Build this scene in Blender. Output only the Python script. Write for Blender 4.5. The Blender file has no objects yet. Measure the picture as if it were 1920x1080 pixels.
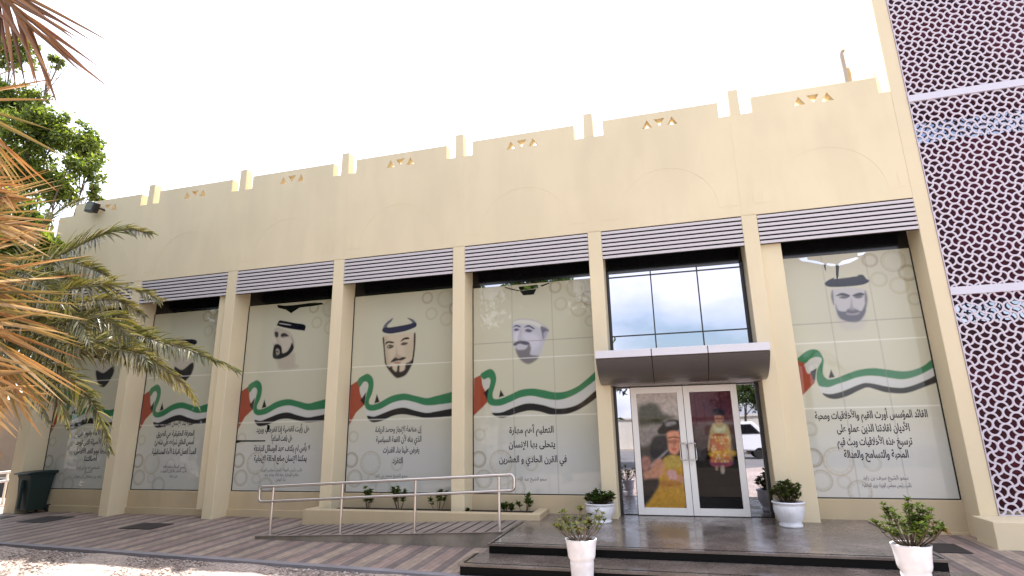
import bpy, bmesh, math, random
import numpy as np
from mathutils import Vector, Matrix
random.seed(7); np.random.seed(7)
SC = bpy.context.scene
COL = SC.collection
PI = math.pi
# ---------------------------------------------------------------- camera
CAM = np.array([-1.9463, -12.0689, 2.0409]); YAW, PIT, ROL, FOC = 0.2652, 0.2471, -0.0197, 1038.05
_cy, _sy = math.cos(YAW), math.sin(YAW)
FW = np.array([-_sy*math.cos(PIT), _cy*math.cos(PIT), math.sin(PIT)])
_r = np.array([_cy, _sy, 0.0]); _u = np.cross(_r, FW)
RT = math.cos(ROL)*_r + math.sin(ROL)*_u
UP = -math.sin(ROL)*_r + math.cos(ROL)*_u
cd = bpy.data.cameras.new('camera'); cam = bpy.data.objects.new('camera', cd); COL.objects.link(cam)
cd.sensor_width = 36.0; cd.lens = FOC/1920*36.0; cd.clip_start = 0.05; cd.clip_end = 3000
M4 = Matrix(((RT[0], UP[0], -FW[0], CAM[0]), (RT[1], UP[1], -FW[1], CAM[1]), (RT[2], UP[2], -FW[2], CAM[2]), (0, 0, 0, 1)))
cam.matrix_world = M4
SC.camera = cam
# ---------------------------------------------------------------- light
SUN_DIR = Vector((-0.80, 1.0, 2.36)).normalized()          # towards the sun: high, behind the hall, a little left
elev = math.asin(SUN_DIR.z); azim = math.atan2(SUN_DIR.x, SUN_DIR.y)
w = bpy.data.worlds.new("World"); SC.world = w; w.use_nodes = True
nt = w.node_tree; nt.nodes.clear()
out = nt.nodes.new('ShaderNodeOutputWorld'); bg = nt.nodes.new('ShaderNodeBackground'); bg.inputs['Strength'].default_value = 0.12
sky = nt.nodes.new('ShaderNodeTexSky'); sky.sky_type = 'NISHITA'; sky.sun_disc = False
sky.sun_elevation = elev; sky.sun_rotation = azim; sky.dust_density = 3.0; sky.air_density = 1.2; sky.ozone_density = 1.0
tc = nt.nodes.new('ShaderNodeTexCoord'); mp = nt.nodes.new('ShaderNodeMapping'); mp.inputs['Scale'].default_value = (1, 1, 2.2)
mp.inputs['Location'].default_value = (0.35, 0.1, 0.2)
nz = nt.nodes.new('ShaderNodeTexNoise'); nz.inputs['Scale'].default_value = 2.6; nz.inputs['Detail'].default_value = 7; nz.inputs['Roughness'].default_value = 0.52
rp = nt.nodes.new('ShaderNodeValToRGB'); rp.color_ramp.elements[0].position = 0.40; rp.color_ramp.elements[1].position = 0.62
mx = nt.nodes.new('ShaderNodeMix'); mx.data_type = 'RGBA'
mx.inputs['B'].default_value = (6.4, 6.45, 7.1, 1)
nt.links.new(tc.outputs['Generated'], mp.inputs['Vector']); nt.links.new(mp.outputs[0], nz.inputs['Vector'])
nt.links.new(nz.outputs[0], rp.inputs[0]); nt.links.new(rp.outputs[0], mx.inputs['Factor'])
nt.links.new(sky.outputs[0], mx.inputs['A']); nt.links.new(mx.outputs['Result'], bg.inputs['Color']); nt.links.new(bg.outputs[0], out.inputs[0])
sl = bpy.data.lights.new('sun', 'SUN'); sl.energy = 4.2; sl.angle = math.radians(0.6); sl.color = (1, 0.95, 0.87)
so = bpy.data.objects.new('sun', sl); COL.objects.link(so); so.location = (-20, 30, 60)
so.rotation_euler = SUN_DIR.to_track_quat('Z', 'Y').to_euler()
vs = SC.view_settings; vs.view_transform = 'Standard'; vs.look = 'None'; vs.gamma = 1.0; vs.exposure = 1.66; vs.use_curve_mapping = False
SC.cycles.max_bounces = 8; SC.cycles.diffuse_bounces = 4; SC.cycles.glossy_bounces = 4; SC.cycles.transparent_max_bounces = 8

# ---------------------------------------------------------------- helpers
def at(px, py, axis, c):
    d = FW + RT*(px-960)/FOC - UP*(py-540)/FOC
    t = (c-CAM[axis])/d[axis]
    return CAM + t*d
def ray(px, py, dist):
    d = FW + RT*(px-960)/FOC - UP*(py-540)/FOC
    return CAM + d/np.linalg.norm(d)*dist

class MB:
    def __init__(s): s.v = []; s.f = []; s.m = []; s.c = None
    def quad(s, a, b, c, d, m=0):
        i = len(s.v); s.v += [tuple(a), tuple(b), tuple(c), tuple(d)]; s.f.append((i, i+1, i+2, i+3)); s.m.append(m)
    def poly(s, pts, m=0):
        i = len(s.v); s.v += [tuple(p) for p in pts]; s.f.append(tuple(range(i, i+len(pts)))); s.m.append(m)
    def box(s, x0, x1, y0, y1, z0, z1, m=0):
        i = len(s.v)
        s.v += [(x0,y0,z0),(x1,y0,z0),(x1,y1,z0),(x0,y1,z0),(x0,y0,z1),(x1,y0,z1),(x1,y1,z1),(x0,y1,z1)]
        for q in ((0,3,2,1),(4,5,6,7),(0,1,5,4),(1,2,6,5),(2,3,7,6),(3,0,4,7)):
            s.f.append(tuple(i+k for k in q)); s.m.append(m)
        return s
    def prism(s, pts, axis, a, b, m=0):
        """outline pts extruded along axis (0: pts are (y,z); 1: pts are (x,z); 2: (x,y)) from a to b"""
        def mk(p, t):
            return (t,p[0],p[1]) if axis == 0 else ((p[0],t,p[1]) if axis == 1 else (p[0],p[1],t))
        n = len(pts); i = len(s.v)
        s.v += [mk(p, a) for p in pts] + [mk(p, b) for p in pts]
        s.f.append(tuple(range(i, i+n))); s.f.append(tuple(range(i+2*n-1, i+n-1, -1))); s.m += [m, m]
        for k in range(n):
            s.f.append((i+k, i+n+k, i+n+(k+1) % n, i+(k+1) % n)); s.m.append(m)
        return s
    def tube(s, pts, r, n=8, m=0, cap=True):
        pts = [np.array(p, float) for p in pts]; rr = r if hasattr(r, '__len__') else [r]*len(pts)
        i0 = len(s.v); prev = None
        for k, p in enumerate(pts):
            t = pts[min(k+1, len(pts)-1)]-pts[max(k-1, 0)]; t = t/(np.linalg.norm(t)+1e-12)
            if prev is None:
                a = np.cross(t, (0, 0, 1.)) if abs(t[2]) < .9 else np.cross(t, (1., 0, 0))
            else: a = prev-t*(prev@t)
            a = a/np.linalg.norm(a); b = np.cross(t, a); prev = a
            for j in range(n):
                th = 2*PI*j/n; s.v.append(tuple(p+rr[k]*(math.cos(th)*a+math.sin(th)*b)))
        for k in range(len(pts)-1):
            for j in range(n):
                a0 = i0+k*n+j; a1 = i0+k*n+(j+1) % n
                s.f.append((a0, a1, a1+n, a0+n)); s.m.append(m)
        if cap:
            s.f.append(tuple(range(i0+n-1, i0-1, -1))); e = i0+(len(pts)-1)*n; s.f.append(tuple(range(e, e+n))); s.m += [m, m]
        return s
    def lathe(s, prof, cx, cy, n=32, m=0, z0=0.0, flute=0.0, nf=24, fr=(0, 0)):
        i0 = len(s.v)
        for (r, z) in prof:
            for j in range(n):
                th = 2*PI*j/n; q = r
                if flute and fr[0] < z < fr[1]: q = r*(1-flute*(0.5+0.5*math.cos(nf*th)))
                s.v.append((cx+q*math.cos(th), cy+q*math.sin(th), z0+z))
        for k in range(len(prof)-1):
            for j in range(n):
                a0 = i0+k*n+j; a1 = i0+k*n+(j+1) % n
                s.f.append((a0, a1, a1+n, a0+n)); s.m.append(m)
        return s

ROOT = {}
def _o(name, mb, mats, loc, smooth=False, bevel=0.0, nsmooth=None):
    me = bpy.data.meshes.new(name)
    v = np.array(mb.v, float).reshape(-1, 3)-np.array(loc, float)
    me.from_pydata(v.tolist(), [], mb.f)
    if not isinstance(mats, (list, tuple)): mats = [mats]
    for m in mats: me.materials.append(m)
    if len(mats) > 1: me.polygons.foreach_set('material_index', mb.m)
    if smooth: me.polygons.foreach_set('use_smooth', [True]*len(me.polygons))
    if mb.c is not None:
        at_ = me.color_attributes.new('tint', 'FLOAT_COLOR', 'POINT')
        c = np.ones((len(v), 4)); c[:, :3] = np.array(mb.c); at_.data.foreach_set('color', c.ravel())
    me.update()
    if smooth != 'flat' and smooth is False:
        pass
    o = bpy.data.objects.new(name, me); COL.objects.link(o)
    if bevel:
        b = o.modifiers.new('b', 'BEVEL'); b.width = bevel; b.segments = 2; b.limit_method = 'ANGLE'; b.angle_limit = math.radians(40)
    return o
def fixn(o):
    bm = bmesh.new(); bm.from_mesh(o.data); bmesh.ops.recalc_face_normals(bm, faces=bm.faces[:]); bm.to_mesh(o.data); bm.free(); return o
def tag(o, label=None, cat=None, group=None, kind=None):
    if label: o['label'] = label
    if cat: o['category'] = cat
    if group: o['group'] = group
    if kind: o['kind'] = kind
    return o
def thing(name, loc, label, cat, group=None):
    e = bpy.data.objects.new(name, None); COL.objects.link(e); e.location = loc; e.empty_display_size = .2
    ROOT[e.name] = tuple(loc); return tag(e, label, cat, group)
def part(name, mb, mats, parent, label=None, **k):
    loc = ROOT[parent.name]
    o = _o(name, mb, mats, loc, **k); o.parent = parent; ROOT[o.name] = loc
    if label: o['label'] = label
    return o
def single(name, mb, mats, loc, label, cat, group=None, **k):
    o = _o(name, mb, mats, loc, **k); o.location = loc; ROOT[o.name] = tuple(loc); return tag(o, label, cat, group)
def struct(name, mb, mats, kind='structure', **k):
    o = _o(name, mb, mats, (0, 0, 0), **k); o['kind'] = kind; return o

# ---------------------------------------------------------------- materials
def mat(name, col=(.5,.5,.5), rough=.6, metal=0.0, **kw):
    m = bpy.data.materials.new(name); m.use_nodes = True
    b = m.node_tree.nodes['Principled BSDF']
    b.inputs['Base Color'].default_value = (*col, 1); b.inputs['Roughness'].default_value = rough; b.inputs['Metallic'].default_value = metal
    for k, v in kw.items(): b.inputs[k].default_value = v
    return m
def N(m, t, **k):
    n = m.node_tree.nodes.new(t)
    for a, b in k.items():
        if a in n.inputs: n.inputs[a].default_value = b
        else: setattr(n, a, b)
    return n
def Lk(m, a, b): m.node_tree.links.new(a, b)
def bsdf(m): return m.node_tree.nodes['Principled BSDF']
def coords(m, scale=(1,1,1), rot=(0,0,0), kind='Object'):
    t = N(m, 'ShaderNodeTexCoord'); p = N(m, 'ShaderNodeMapping'); p.inputs['Scale'].default_value = scale; p.inputs['Rotation'].default_value = rot
    Lk(m, t.outputs[kind], p.inputs['Vector']); return p.outputs[0]
def ramp(m, fac, stops):
    r = N(m, 'ShaderNodeValToRGB'); e = r.color_ramp.elements
    while len(e) < len(stops): e.new(0.5)
    for i, (p, c) in enumerate(stops):
        e[i].position = p; e[i].color = (*c, 1) if len(c) == 3 else c
    Lk(m, fac, r.inputs[0]); return r.outputs[0]
def mixc(m, a, b, fac, mode='MIX'):
    n = N(m, 'ShaderNodeMix', data_type='RGBA', blend_type=mode)
    for sock, v in (('A', a), ('B', b)):
        if hasattr(v, 'is_linked') or hasattr(v, 'links'): Lk(m, v, n.inputs[sock])
        else: n.inputs[sock].default_value = (*v, 1)
    if isinstance(fac, float): n.inputs['Factor'].default_value = fac
    else: Lk(m, fac, n.inputs['Factor'])
    return n.outputs['Result']
def bump(m, h, strength=.2, dist=.01):
    b = N(m, 'ShaderNodeBump', Strength=strength, Distance=dist); Lk(m, h, b.inputs['Height']); Lk(m, b.outputs[0], bsdf(m).inputs['Normal'])
def noise(m, vec, scale, detail=4, rough=.5):
    n = N(m, 'ShaderNodeTexNoise', Scale=scale, Detail=detail, Roughness=rough); Lk(m, vec, n.inputs['Vector']); return n.outputs[0]

def plaster(name, c, dark=.86, streak=.10):
    m = mat(name, c, .82)
    v = coords(m); n1 = noise(m, v, .55, 5); n2 = noise(m, coords(m, (1.1, 1.1, .32)), 1.3, 4, .55); n3 = noise(m, v, 55, 3)
    a = ramp(m, n1, [(.3, tuple(x*dark for x in c)), (.7, c)])
    s = ramp(m, n2, [(.42, (1-streak,)*3), (.62, (1, 1, 1))])
    Lk(m, mixc(m, a, s, 1.0, 'MULTIPLY'), bsdf(m).inputs['Base Color'])
    bump(m, n3, .25, .004); return m
M_wall = plaster('cream_plaster', (.735, .62, .418), .93, .05)
M_wall2 = plaster('tower_plaster', (.73, .612, .415), .95, .03)
M_sill = plaster('sill_plaster', (.58, .46, .29), .88, .07)
M_louv = mat('louvre_metal', (.56, .515, .525), .5)
M_black = mat('black_aluminium', (.012, .012, .013), .35)
M_dark = mat('dark_spandrel_glass', (.006, .006, .007), .12)
M_void = mat('dark_interior', (.008, .008, .008), .9)
M_white = mat('white_powder_coat', (.86, .82, .78), .4)
M_fascia = mat('pale_metal_fascia', (.64, .62, .66), .4)
M_canopy = mat('grey_canopy_metal', (.23, .21, .20), .38, .75)
M_seam = mat('black_joint', (.01, .01, .01), .6)
M_steel = mat('brushed_steel', (.62, .58, .56), .28, 1.0)
_v = coords(M_steel, (1, 1, 40)); bump(M_steel, noise(M_steel, _v, 30), .05, .002)
M_pot = mat('white_glazed_pot', (.78, .77, .80), .35)
_v = coords(M_pot); Lk(M_pot, ramp(M_pot, noise(M_pot, _v, 5, 5), [(.35, (.66, .64, .66)), (.6, (.80, .79, .82))]), bsdf(M_pot).inputs['Base Color'])
M_soil = mat('dark_soil', (.03, .022, .016), .95); bump(M_soil, noise(M_soil, coords(M_soil), 40), .8, .03)
M_bin = mat('dark_green_plastic', (.006, .021, .018), .5)
M_rubber = mat('black_rubber', (.01, .01, .01), .7)
M_screen = mat('white_screen_paint', (.57, .51, .57), .5)
M_slab = mat('screen_bar_paint', (.60, .57, .64), .5)
# mirror-like solar glass
M_mirror = mat('reflective_glass', (.43, .435, .50), .015, 1.0)
_v = coords(M_mirror, (.6, .6, .6)); bump(M_mirror, noise(M_mirror, _v, 1.2, 2), .03, .05)
# maroon cladding behind the screen
M_maroon = mat('maroon_panel', (.045, .006, .014), .4); bsdf(M_maroon).inputs['Specular IOR Level'].default_value = .25
_v = coords(M_maroon, (1.2, 1, 1.2)); Lk(M_maroon, ramp(M_maroon, noise(M_maroon, _v, 1.1, 3), [(.35, (.040, .003, .009)), (.7, (.105, .009, .028))]), bsdf(M_maroon).inputs['Base Color'])
# granite
def granite(name, c1, c2, rough):
    m = mat(name, c1, rough); v = coords(m)
    vo = N(m, 'ShaderNodeTexVoronoi', Scale=160.0); Lk(m, v, vo.inputs['Vector'])
    n = noise(m, v, 1.3, 6, .6)
    a = ramp(m, vo.outputs['Color'], [(.2, c1), (.8, c2)])
    d = ramp(m, n, [(.32, (.66, .64, .62)), (.58, (1.1, 1.08, 1.06)), (.74, (1.7, 1.66, 1.62))])
    c = mixc(m, a, d, 1.0, 'MULTIPLY')
    br = N(m, 'ShaderNodeTexBrick', Scale=1.0, offset=0.0); br.inputs['Mortar Size'].default_value = .003; br.inputs['Brick Width'].default_value = .8; br.inputs['Row Height'].default_value = .6
    br.inputs['Color1'].default_value = (1, 1, 1, 1); br.inputs['Color2'].default_value = (.93, .93, .93, 1); br.inputs['Mortar'].default_value = (.45, .43, .4, 1)
    Lk(m, coords(m), br.inputs['Vector'])
    Lk(m, mixc(m, c, br.outputs['Color'], 1.0, 'MULTIPLY'), bsdf(m).inputs['Base Color'])
    rr = ramp(m, noise(m, v, 2.4, 6, .65), [(.35, (rough*.6,)*3), (.65, (rough*2.0,)*3)]); Lk(m, rr, bsdf(m).inputs['Roughness'])
    return m
M_granite = granite('brown_granite', (.125, .098, .086), (.20, .165, .145), .17)
M_gblack = mat('black_granite', (.004, .004, .004), .5); bsdf(M_gblack).inputs['Specular IOR Level'].default_value = .15
# concrete for ramp sides
def stained(name, c, k=.55, sc=1.2):
    m = mat(name, c, .85); v = coords(m)
    a = ramp(m, noise(m, v, sc, 7, .62), [(.3, tuple(x*k for x in c)), (.68, c)])
    Lk(m, a, bsdf(m).inputs['Base Color']); bump(m, noise(m, v, 60, 3), .3, .004); return m
M_conc = stained('stained_concrete', (.32, .27, .215), .40, 1.6)
M_ramp = stained('ramp_stone', (.30, .24, .205), .55, 1.4)
M_kerb = stained('kerb_concrete', (.26, .24, .26), .75, 2.5)
M_bound = stained('brown_boundary_wall', (.23, .165, .11), .8, .8)
# striped block paving: bands run towards the hall, small blocks
def paving():
    m = mat('striped_block_paving', (.2, .15, .14), .75)
    t = N(m, 'ShaderNodeTexCoord'); sx = N(m, 'ShaderNodeSeparateXYZ'); Lk(m, t.outputs['Object'], sx.inputs[0])
    wob = noise(m, coords(m), .35, 2)
    mm = N(m, 'ShaderNodeMath', operation='MULTIPLY_ADD'); Lk(m, wob, mm.inputs[0]); mm.inputs[1].default_value = .12; Lk(m, sx.outputs[0], mm.inputs[2])
    d = N(m, 'ShaderNodeMath', operation='DIVIDE'); Lk(m, mm.outputs[0], d.inputs[0]); d.inputs[1].default_value = .84
    f = N(m, 'ShaderNodeMath', operation='FRACT'); Lk(m, d.outputs[0], f.inputs[0])
    band = ramp(m, f.outputs[0], [(.0, (.27, .205, .18)), (.27, (.27, .205, .18)), (.31, (.155, .126, .12)), (.48, (.155, .126, .12)), (.52, (.31, .25, .205)), (.79, (.31, .25, .205)), (.83, (.185, .15, .138)), (.985, (.185, .15, .138))])
    br = N(m, 'ShaderNodeTexBrick', Scale=1.0); br.inputs['Brick Width'].default_value = .21; br.inputs['Row Height'].default_value = .105; br.inputs['Mortar Size'].default_value = .004
    br.inputs['Color1'].default_value = (1.1, 1.08, 1.06, 1); br.inputs['Color2'].default_value = (.80, .80, .82, 1); br.inputs['Mortar'].default_value = (.42, .40, .40, 1)
    Lk(m, coords(m, rot=(0, 0, PI/2)), br.inputs['Vector'])
    c = mixc(m, band, br.outputs['Color'], 1.0, 'MULTIPLY')
    dirt = ramp(m, noise(m, coords(m), .9, 6, .6), [(.3, (.88, .83, .80)), (.65, (1.25, 1.2, 1.15))])
    Lk(m, mixc(m, c, dirt, 1.0, 'MULTIPLY'), bsdf(m).inputs['Base Color'])
    bump(m, br.outputs['Fac'], -.5, .006); return m
M_pave = paving()
def gravel(name, c, sc):
    m = mat(name, c, .9); v = coords(m)
    vo = N(m, 'ShaderNodeTexVoronoi', Scale=sc); Lk(m, v, vo.inputs['Vector'])
    a = ramp(m, vo.outputs['Color'], [(.1, tuple(x*.55 for x in c)), (.5, c), (.9, tuple(min(1, x*1.35) for x in c))])
    dd = ramp(m, noise(m, v, .8, 5), [(.3, (.8, .78, .76)), (.7, (1.08, 1.06, 1.05))])
    Lk(m, mixc(m, a, dd, 1.0, 'MULTIPLY'), bsdf(m).inputs['Base Color']); bump(m, vo.outputs['Distance'], -.8, .02); return m
M_gravel = gravel('pinkish_gravel', (.40, .33, .29), 34)
M_sand = stained('sandy_ground', (.24, .195, .15), .85, .5)
M_road = stained('pale_asphalt', (.16, .15, .145), .8, .4)
# leaves: colour varies per leaf through a vertex attribute, thin so light passes through
def leaf(name, tint, trans=.45, rough=.45, tt=(1.5, 1.45, .55)):
    m = bpy.data.materials.new(name); m.use_nodes = True; n = m.node_tree; b = bsdf(m); b.inputs['Roughness'].default_value = rough
    a = N(m, 'ShaderNodeAttribute', attribute_name='tint')
    c = mixc(m, a.outputs['Color'], tint, 1.0, 'MULTIPLY'); Lk(m, c, b.inputs['Base Color'])
    t = N(m, 'ShaderNodeBsdfTranslucent'); c2 = mixc(m, c, tt, 1.0, 'MULTIPLY'); Lk(m, c2, t.inputs['Color'])
    ms = N(m, 'ShaderNodeMixShader'); ms.inputs[0].default_value = trans
    Lk(m, b.outputs[0], ms.inputs[1]); Lk(m, t.outputs[0], ms.inputs[2]); Lk(m, ms.outputs[0], n.nodes['Material Output'].inputs['Surface']); return m
M_leaf = leaf('green_leaf', (1, 1, 1), .5)
M_potleaf = leaf('succulent_leaf', (.85, .95, .7), .3, .6); bsdf(M_potleaf).inputs['Specular IOR Level'].default_value = .15
M_palm = leaf('palm_leaflet', (1, 1, 1), .25, .3)
M_dry = leaf('dry_palm_leaflet', (1, 1, 1), .2, .5, (1.3, 1.05, .62))
M_bark = stained('bark', (.13, .09, .06), .5, 6)
M_rach = stained('palm_rachis', (.22, .19, .09), .7, 4)
# printed film on glass
M_print = mat('printed_film', (.5, .5, .5), .55)
_b = bsdf(M_print); _b.inputs['Coat Weight'].default_value = 1.0; _b.inputs['Coat Roughness'].default_value = .015; _b.inputs['Coat IOR'].default_value = 1.5; _b.inputs['Specular IOR Level'].default_value = 0.0
_a = N(M_print, 'ShaderNodeAttribute', attribute_name='tint'); Lk(M_print, _a.outputs['Color'], _b.inputs['Base Color'])
M_doorprint = M_print.copy(); M_doorprint.name = 'door_print_film'; bsdf(M_doorprint).inputs['Coat IOR'].default_value = 1.28
M_ink = mat('dark_ink', (.04, .035, .045), .6); bsdf(M_ink).inputs['Specular IOR Level'].default_value = .1
M_ink2 = mat('grey_ink', (.14, .13, .15), .5)

# ---------------------------------------------------------------- ground
P = 3.3; C0 = 0.05                       # bay pitch, x of the pier between the last two bays
PX = [C0+P*k for k in range(-6, 1)]      # pier centres from far left to the last inner pier
PW = .155                                # half pier width
D = .576                                 # depth of the glass behind the pier fronts
XL, XR = -20.0, 3.08
def gz(y): return 0.028*min(0, y)        # paving falls away from the hall
mb = MB(); mb.quad((-400, -400, -.22), (400, -400, -.22), (400, 400, -.22), (-400, 400, -.22))
struct('ground', mb, M_sand)
KL, KR = (-22.0, -2.45), (-5.3, -3.42)
def kerb_y(x): return KL[1]+(x-KL[0])*(KR[1]-KL[1])/(KR[0]-KL[0])
mb = MB()
mb.poly([(-26, 3, 0), (-26, kerb_y(-26), gz(kerb_y(-26))), (KR[0], KR[1], gz(KR[1])), (7, -4.15, gz(-4.15)), (7, 3, 0)][::-1])
struct('paving', MB(), M_pave) if False else None
mb = MB()
xs = list(np.linspace(-26, 8, 40))
for a, b in zip(xs[:-1], xs[1:]):
    ya, yb = kerb_y(a), kerb_y(b)
    mb.quad((a, ya, gz(ya)), (b, yb, gz(yb)), (b, 0, 0), (a, 0, 0)); mb.quad((a, 0, 0), (b, 0, 0), (b, 3, 0), (a, 3, 0))
struct('paving', mb, M_pave)
mb = MB()
for a, b in zip(xs[:-1], xs[1:]):
    ya, yb = kerb_y(a), kerb_y(b)
    za, zb = gz(ya), gz(yb)
    mb.quad((a, ya-.16, za+.006), (b, yb-.16, zb+.006), (b, yb, zb+.006), (a, ya, za+.006))
    mb.quad((a, ya-.16, za-.12), (b, yb-.16, zb-.12), (b, yb-.16, zb+.006), (a, ya-.16, za+.006))
    mb.quad((a, ya, za+.006), (b, yb, zb+.006), (b, yb, zb-.12), (a, ya, za-.12))
struct('kerb', mb, M_kerb)
# gravel bed with loose stones
mb = MB()
nx, ny = 130, 70
gx = np.linspace(-30, 12, nx); gv = np.linspace(0, 1, ny)
for j in gv:
    for x in gx:
        y0 = kerb_y(x)-.1; y = y0+(-18-y0)*j**1.6
        mb.v.append((x, y, -.135+.018*math.sin(x*2.1+y*1.3)+.012*random.uniform(-1, 1)))
for j in range(ny-1):
    for i in range(nx-1):
        a = j*nx+i; mb.f.append((a, a+nx, a+nx+1, a+1)); mb.m.append(0)
struct('gravel', mb, M_gravel, smooth=True)
ico = []
_bm = bmesh.new(); bmesh.ops.create_icosphere(_bm, subdivisions=1, radius=1); ICV = np.array([v.co[:] for v in _bm.verts]); ICF = [tuple(v.index for v in f.verts) for f in _bm.faces]; _bm.free()
mb = MB(); mb.c = []
for k in range(9000):
    x = random.uniform(-17, -2); t = random.random()**1.5; y = kerb_y(x)-.2-3.2*t
    r = random.choice([.008, .012, .016, .022]) * random.uniform(.8, 1.3)
    i = len(mb.v); s = np.array([r*random.uniform(.8, 1.4), r*random.uniform(.8, 1.4), r*.6])
    mb.v += [tuple(p) for p in ICV*s+np.array([x, y, -.128])]; mb.f += [tuple(i+q for q in f) for f in ICF]; mb.m += [0]*len(ICF)
    g = random.uniform(.55, 1.25); tt = (.36*g, .285*g, .25*g) if random.random() < .85 else (.5*g, .46*g, .43*g)
    mb.c += [tt]*len(ICV)
M_stone = mat('pebble', (.3, .25, .22), .85); _a = N(M_stone, 'ShaderNodeAttribute', attribute_name='tint'); Lk(M_stone, _a.outputs['Color'], bsdf(M_stone).inputs['Base Color'])
o = struct('loose_stones', mb, M_stone, kind='stuff'); o['label'] = 'loose pinkish stones strewn over the gravel bed'; o['category'] = 'gravel'
mb = MB(); mb.quad((-60, -40, -.17), (60, -40, -.17), (60, -17.5, -.17), (-60, -17.5, -.17)); struct('road', mb, M_road)

# ---------------------------------------------------------------- entrance landing, step, ramp
LX0, LX1, LY = -4.95, 1.48, -2.75
mb = MB()
mb.box(LX0, LX1, LY, D-.01, -.1, .185, 1); mb.box(LX0-.02, LX1+.02, LY-.03, D-.012, .187, .22, 0)
mb.box(LX0-.22, LX1+.27, -3.5, LY-.001, -.2, .035, 1); mb.box(LX0-.25, LX1+.30, -3.53, LY-.002, .037, .07, 0)
# dark anti-slip bands let into the treads
mb.box(LX0+.05, LX1-.05, LY+.05, LY+.075, .2205, .2225, 1); mb.box(LX0-.17, LX1+.22, -3.45, -3.425, .0705, .0725, 1)
mb.box(LX0+.02, LX0+.055, LY, -.62, .2205, .2225, 1); mb.box(LX1-.05, LX1-.02, LY+.02, .3, .2205, .2225, 1)
mb.box(LX0-.2, LX0-.165, -3.42, LY-.04, .0705, .0725, 1)
struct('landing', mb, [M_granite, M_gblack])
RX0, RX1, RY0, RY1 = -10.25, LX0-.025, -1.78, -.45
def rz(x): return max(.0, .218*(x-RX0)/(RX1-RX0))
mb = MB()
mb.prism([(RX0, -.12), (RX1, -.12), (RX1, .215), (RX0, -.005)], 1, RY0, RY1, 1)
mb.prism([(RX0, .002), (RX1, .222), (RX1, .226), (RX0, .006)], 1, RY0-.02, RY1, 0)
for k in range(21):
    x = RX1-.12-.245*k
    if x < RX0+.1: break
    mb.prism([(x-.014, rz(x-.014)+.0105), (x+.014, rz(x+.014)+.0105), (x+.014, rz(x+.014)+.0145), (x-.014, rz(x-.014)+.0145)], 1, RY0+.04, RY1-.05, 2)
struct('ramp', mb, [M_ramp, M_conc, M_seam])

# ---------------------------------------------------------------- the hall
hall = thing('exhibition_hall', (-8.4, .3, 0), 'cream crenellated hall with seven tall bays of window posters under striped louvres', 'building')
ZLB, ZLT, ZN, ZP, ZO = 5.685, 6.35, 8.75, 9.13, 9.39
bays = [(PX[k]+PW, PX[k+1]-PW) for k in range(6)]+[(PX[6]+PW, XR+.03)]
# upper wall and parapet as one mesh, with panels, and triangular piercings
def tri_panel(mb, x0, x1, z0, z1, y0, y1, tris, m=0):
    """solid panel pierced by triangles: 2-D fill of outline with holes, then extruded"""
    bm = bmesh.new()
    def loop(pts): 
        vs = [bm.verts.new((p[0], 0, p[1])) for p in pts]
        return [bm.edges.new((vs[i], vs[(i+1) % len(vs)])) for i in range(len(vs))]
    es = loop([(x0, z0), (x1, z0), (x1, z1), (x0, z1)])
    for t in tris: es += loop(t)
    bmesh.ops.triangle_fill(bm, edges=es, use_beauty=True)
    bm.verts.ensure_lookup_table(); base = len(mb.v)
    for v in bm.verts: v.index
    bm.verts.index_update(); nv = len(bm.verts)
    mb.v += [(v.co.x, y0, v.co.z) for v in bm.verts]+[(v.co.x, y1, v.co.z) for v in bm.verts]
    for f in bm.faces:
        idx = [v.index for v in f.verts]; n = f.normal
        f1 = idx if n.y < 0 else idx[::-1]
        mb.f.append(tuple(base+i for i in f1)); mb.f.append(tuple(base+nv+i for i in f1[::-1])); mb.m += [m, m]
    for e in bm.edges:
        if len(e.link_faces) == 1:
            a, b = e.verts[0].index, e.verts[1].index
            mb.f.append((base+a, base+b, base+nv+b, base+nv+a)); mb.m.append(m)
    bm.free()
TK = .24
mb = MB()
mb.box(XL, XR+.0285, 0, TK, ZLT, ZN)
bcent = []
for k in range(7):
    c = PX[k]; c2 = PX[k+1] if k < 6 else XR+.16
    x0, x1 = c+.35, (c2-.35)
    cx = .5*(x0+x1); bcent.append(cx); h = .205; zb = 8.735
    tri_panel(mb, x0, x1, ZN+.0001, ZP, 0, TK, [[(cx-.10-.02, zb+.02+h-.005), (cx+.10+.02, zb+.02+h-.005), (cx, zb+.03)],
              [(cx-.40, zb+.02), (cx-.165, zb+.02), (cx-.2825, zb+.02+h)], [(cx+.165, zb+.02), (cx+.40, zb+.02), (cx+.2825, zb+.02+h)]])
o = part('upper_wall', mb, M_wall, hall); fixn(o)
for k in range(1, 7):
    mb = MB(); c = PX[k]; mb.prism([(c-.115, ZN+.001), (c+.115, ZN+.001), (c+.105, ZO), (c-.105, ZO)], 1, .004, TK+.02); part('parapet_post', mb, M_wall, hall, bevel=.01)
# shallow old arch mouldings and pilaster strips on the upper wall
for k in range(7):
    cx = bcent[k]; zc = 6.6; mb = MB(); n = 36
    for i in range(n):
        a0, a1 = PI*i/n, PI*(i+1)/n
        p = [(cx+r*math.cos(a), zc+r*math.sin(a)) for r, a in ((1.08, a0), (1.28, a0), (1.28, a1), (1.08, a1))]
        mb.prism(p, 1, -.0032, .001)
    for s in (-1, 1): mb.box(min(cx+s*1.28, cx+s*1.46), max(cx+s*1.28, cx+s*1.46), -.0035, .001, 6.6, 6.9)
    part('arch_moulding', mb, M_wall, hall)
for k in range(7):
    mb = MB(); c = PX[k]; mb.box(c-.128, c+.128, -.0045, .002, ZLT+.02, 8.62); part('pilaster', mb, M_wall, hall)
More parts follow.
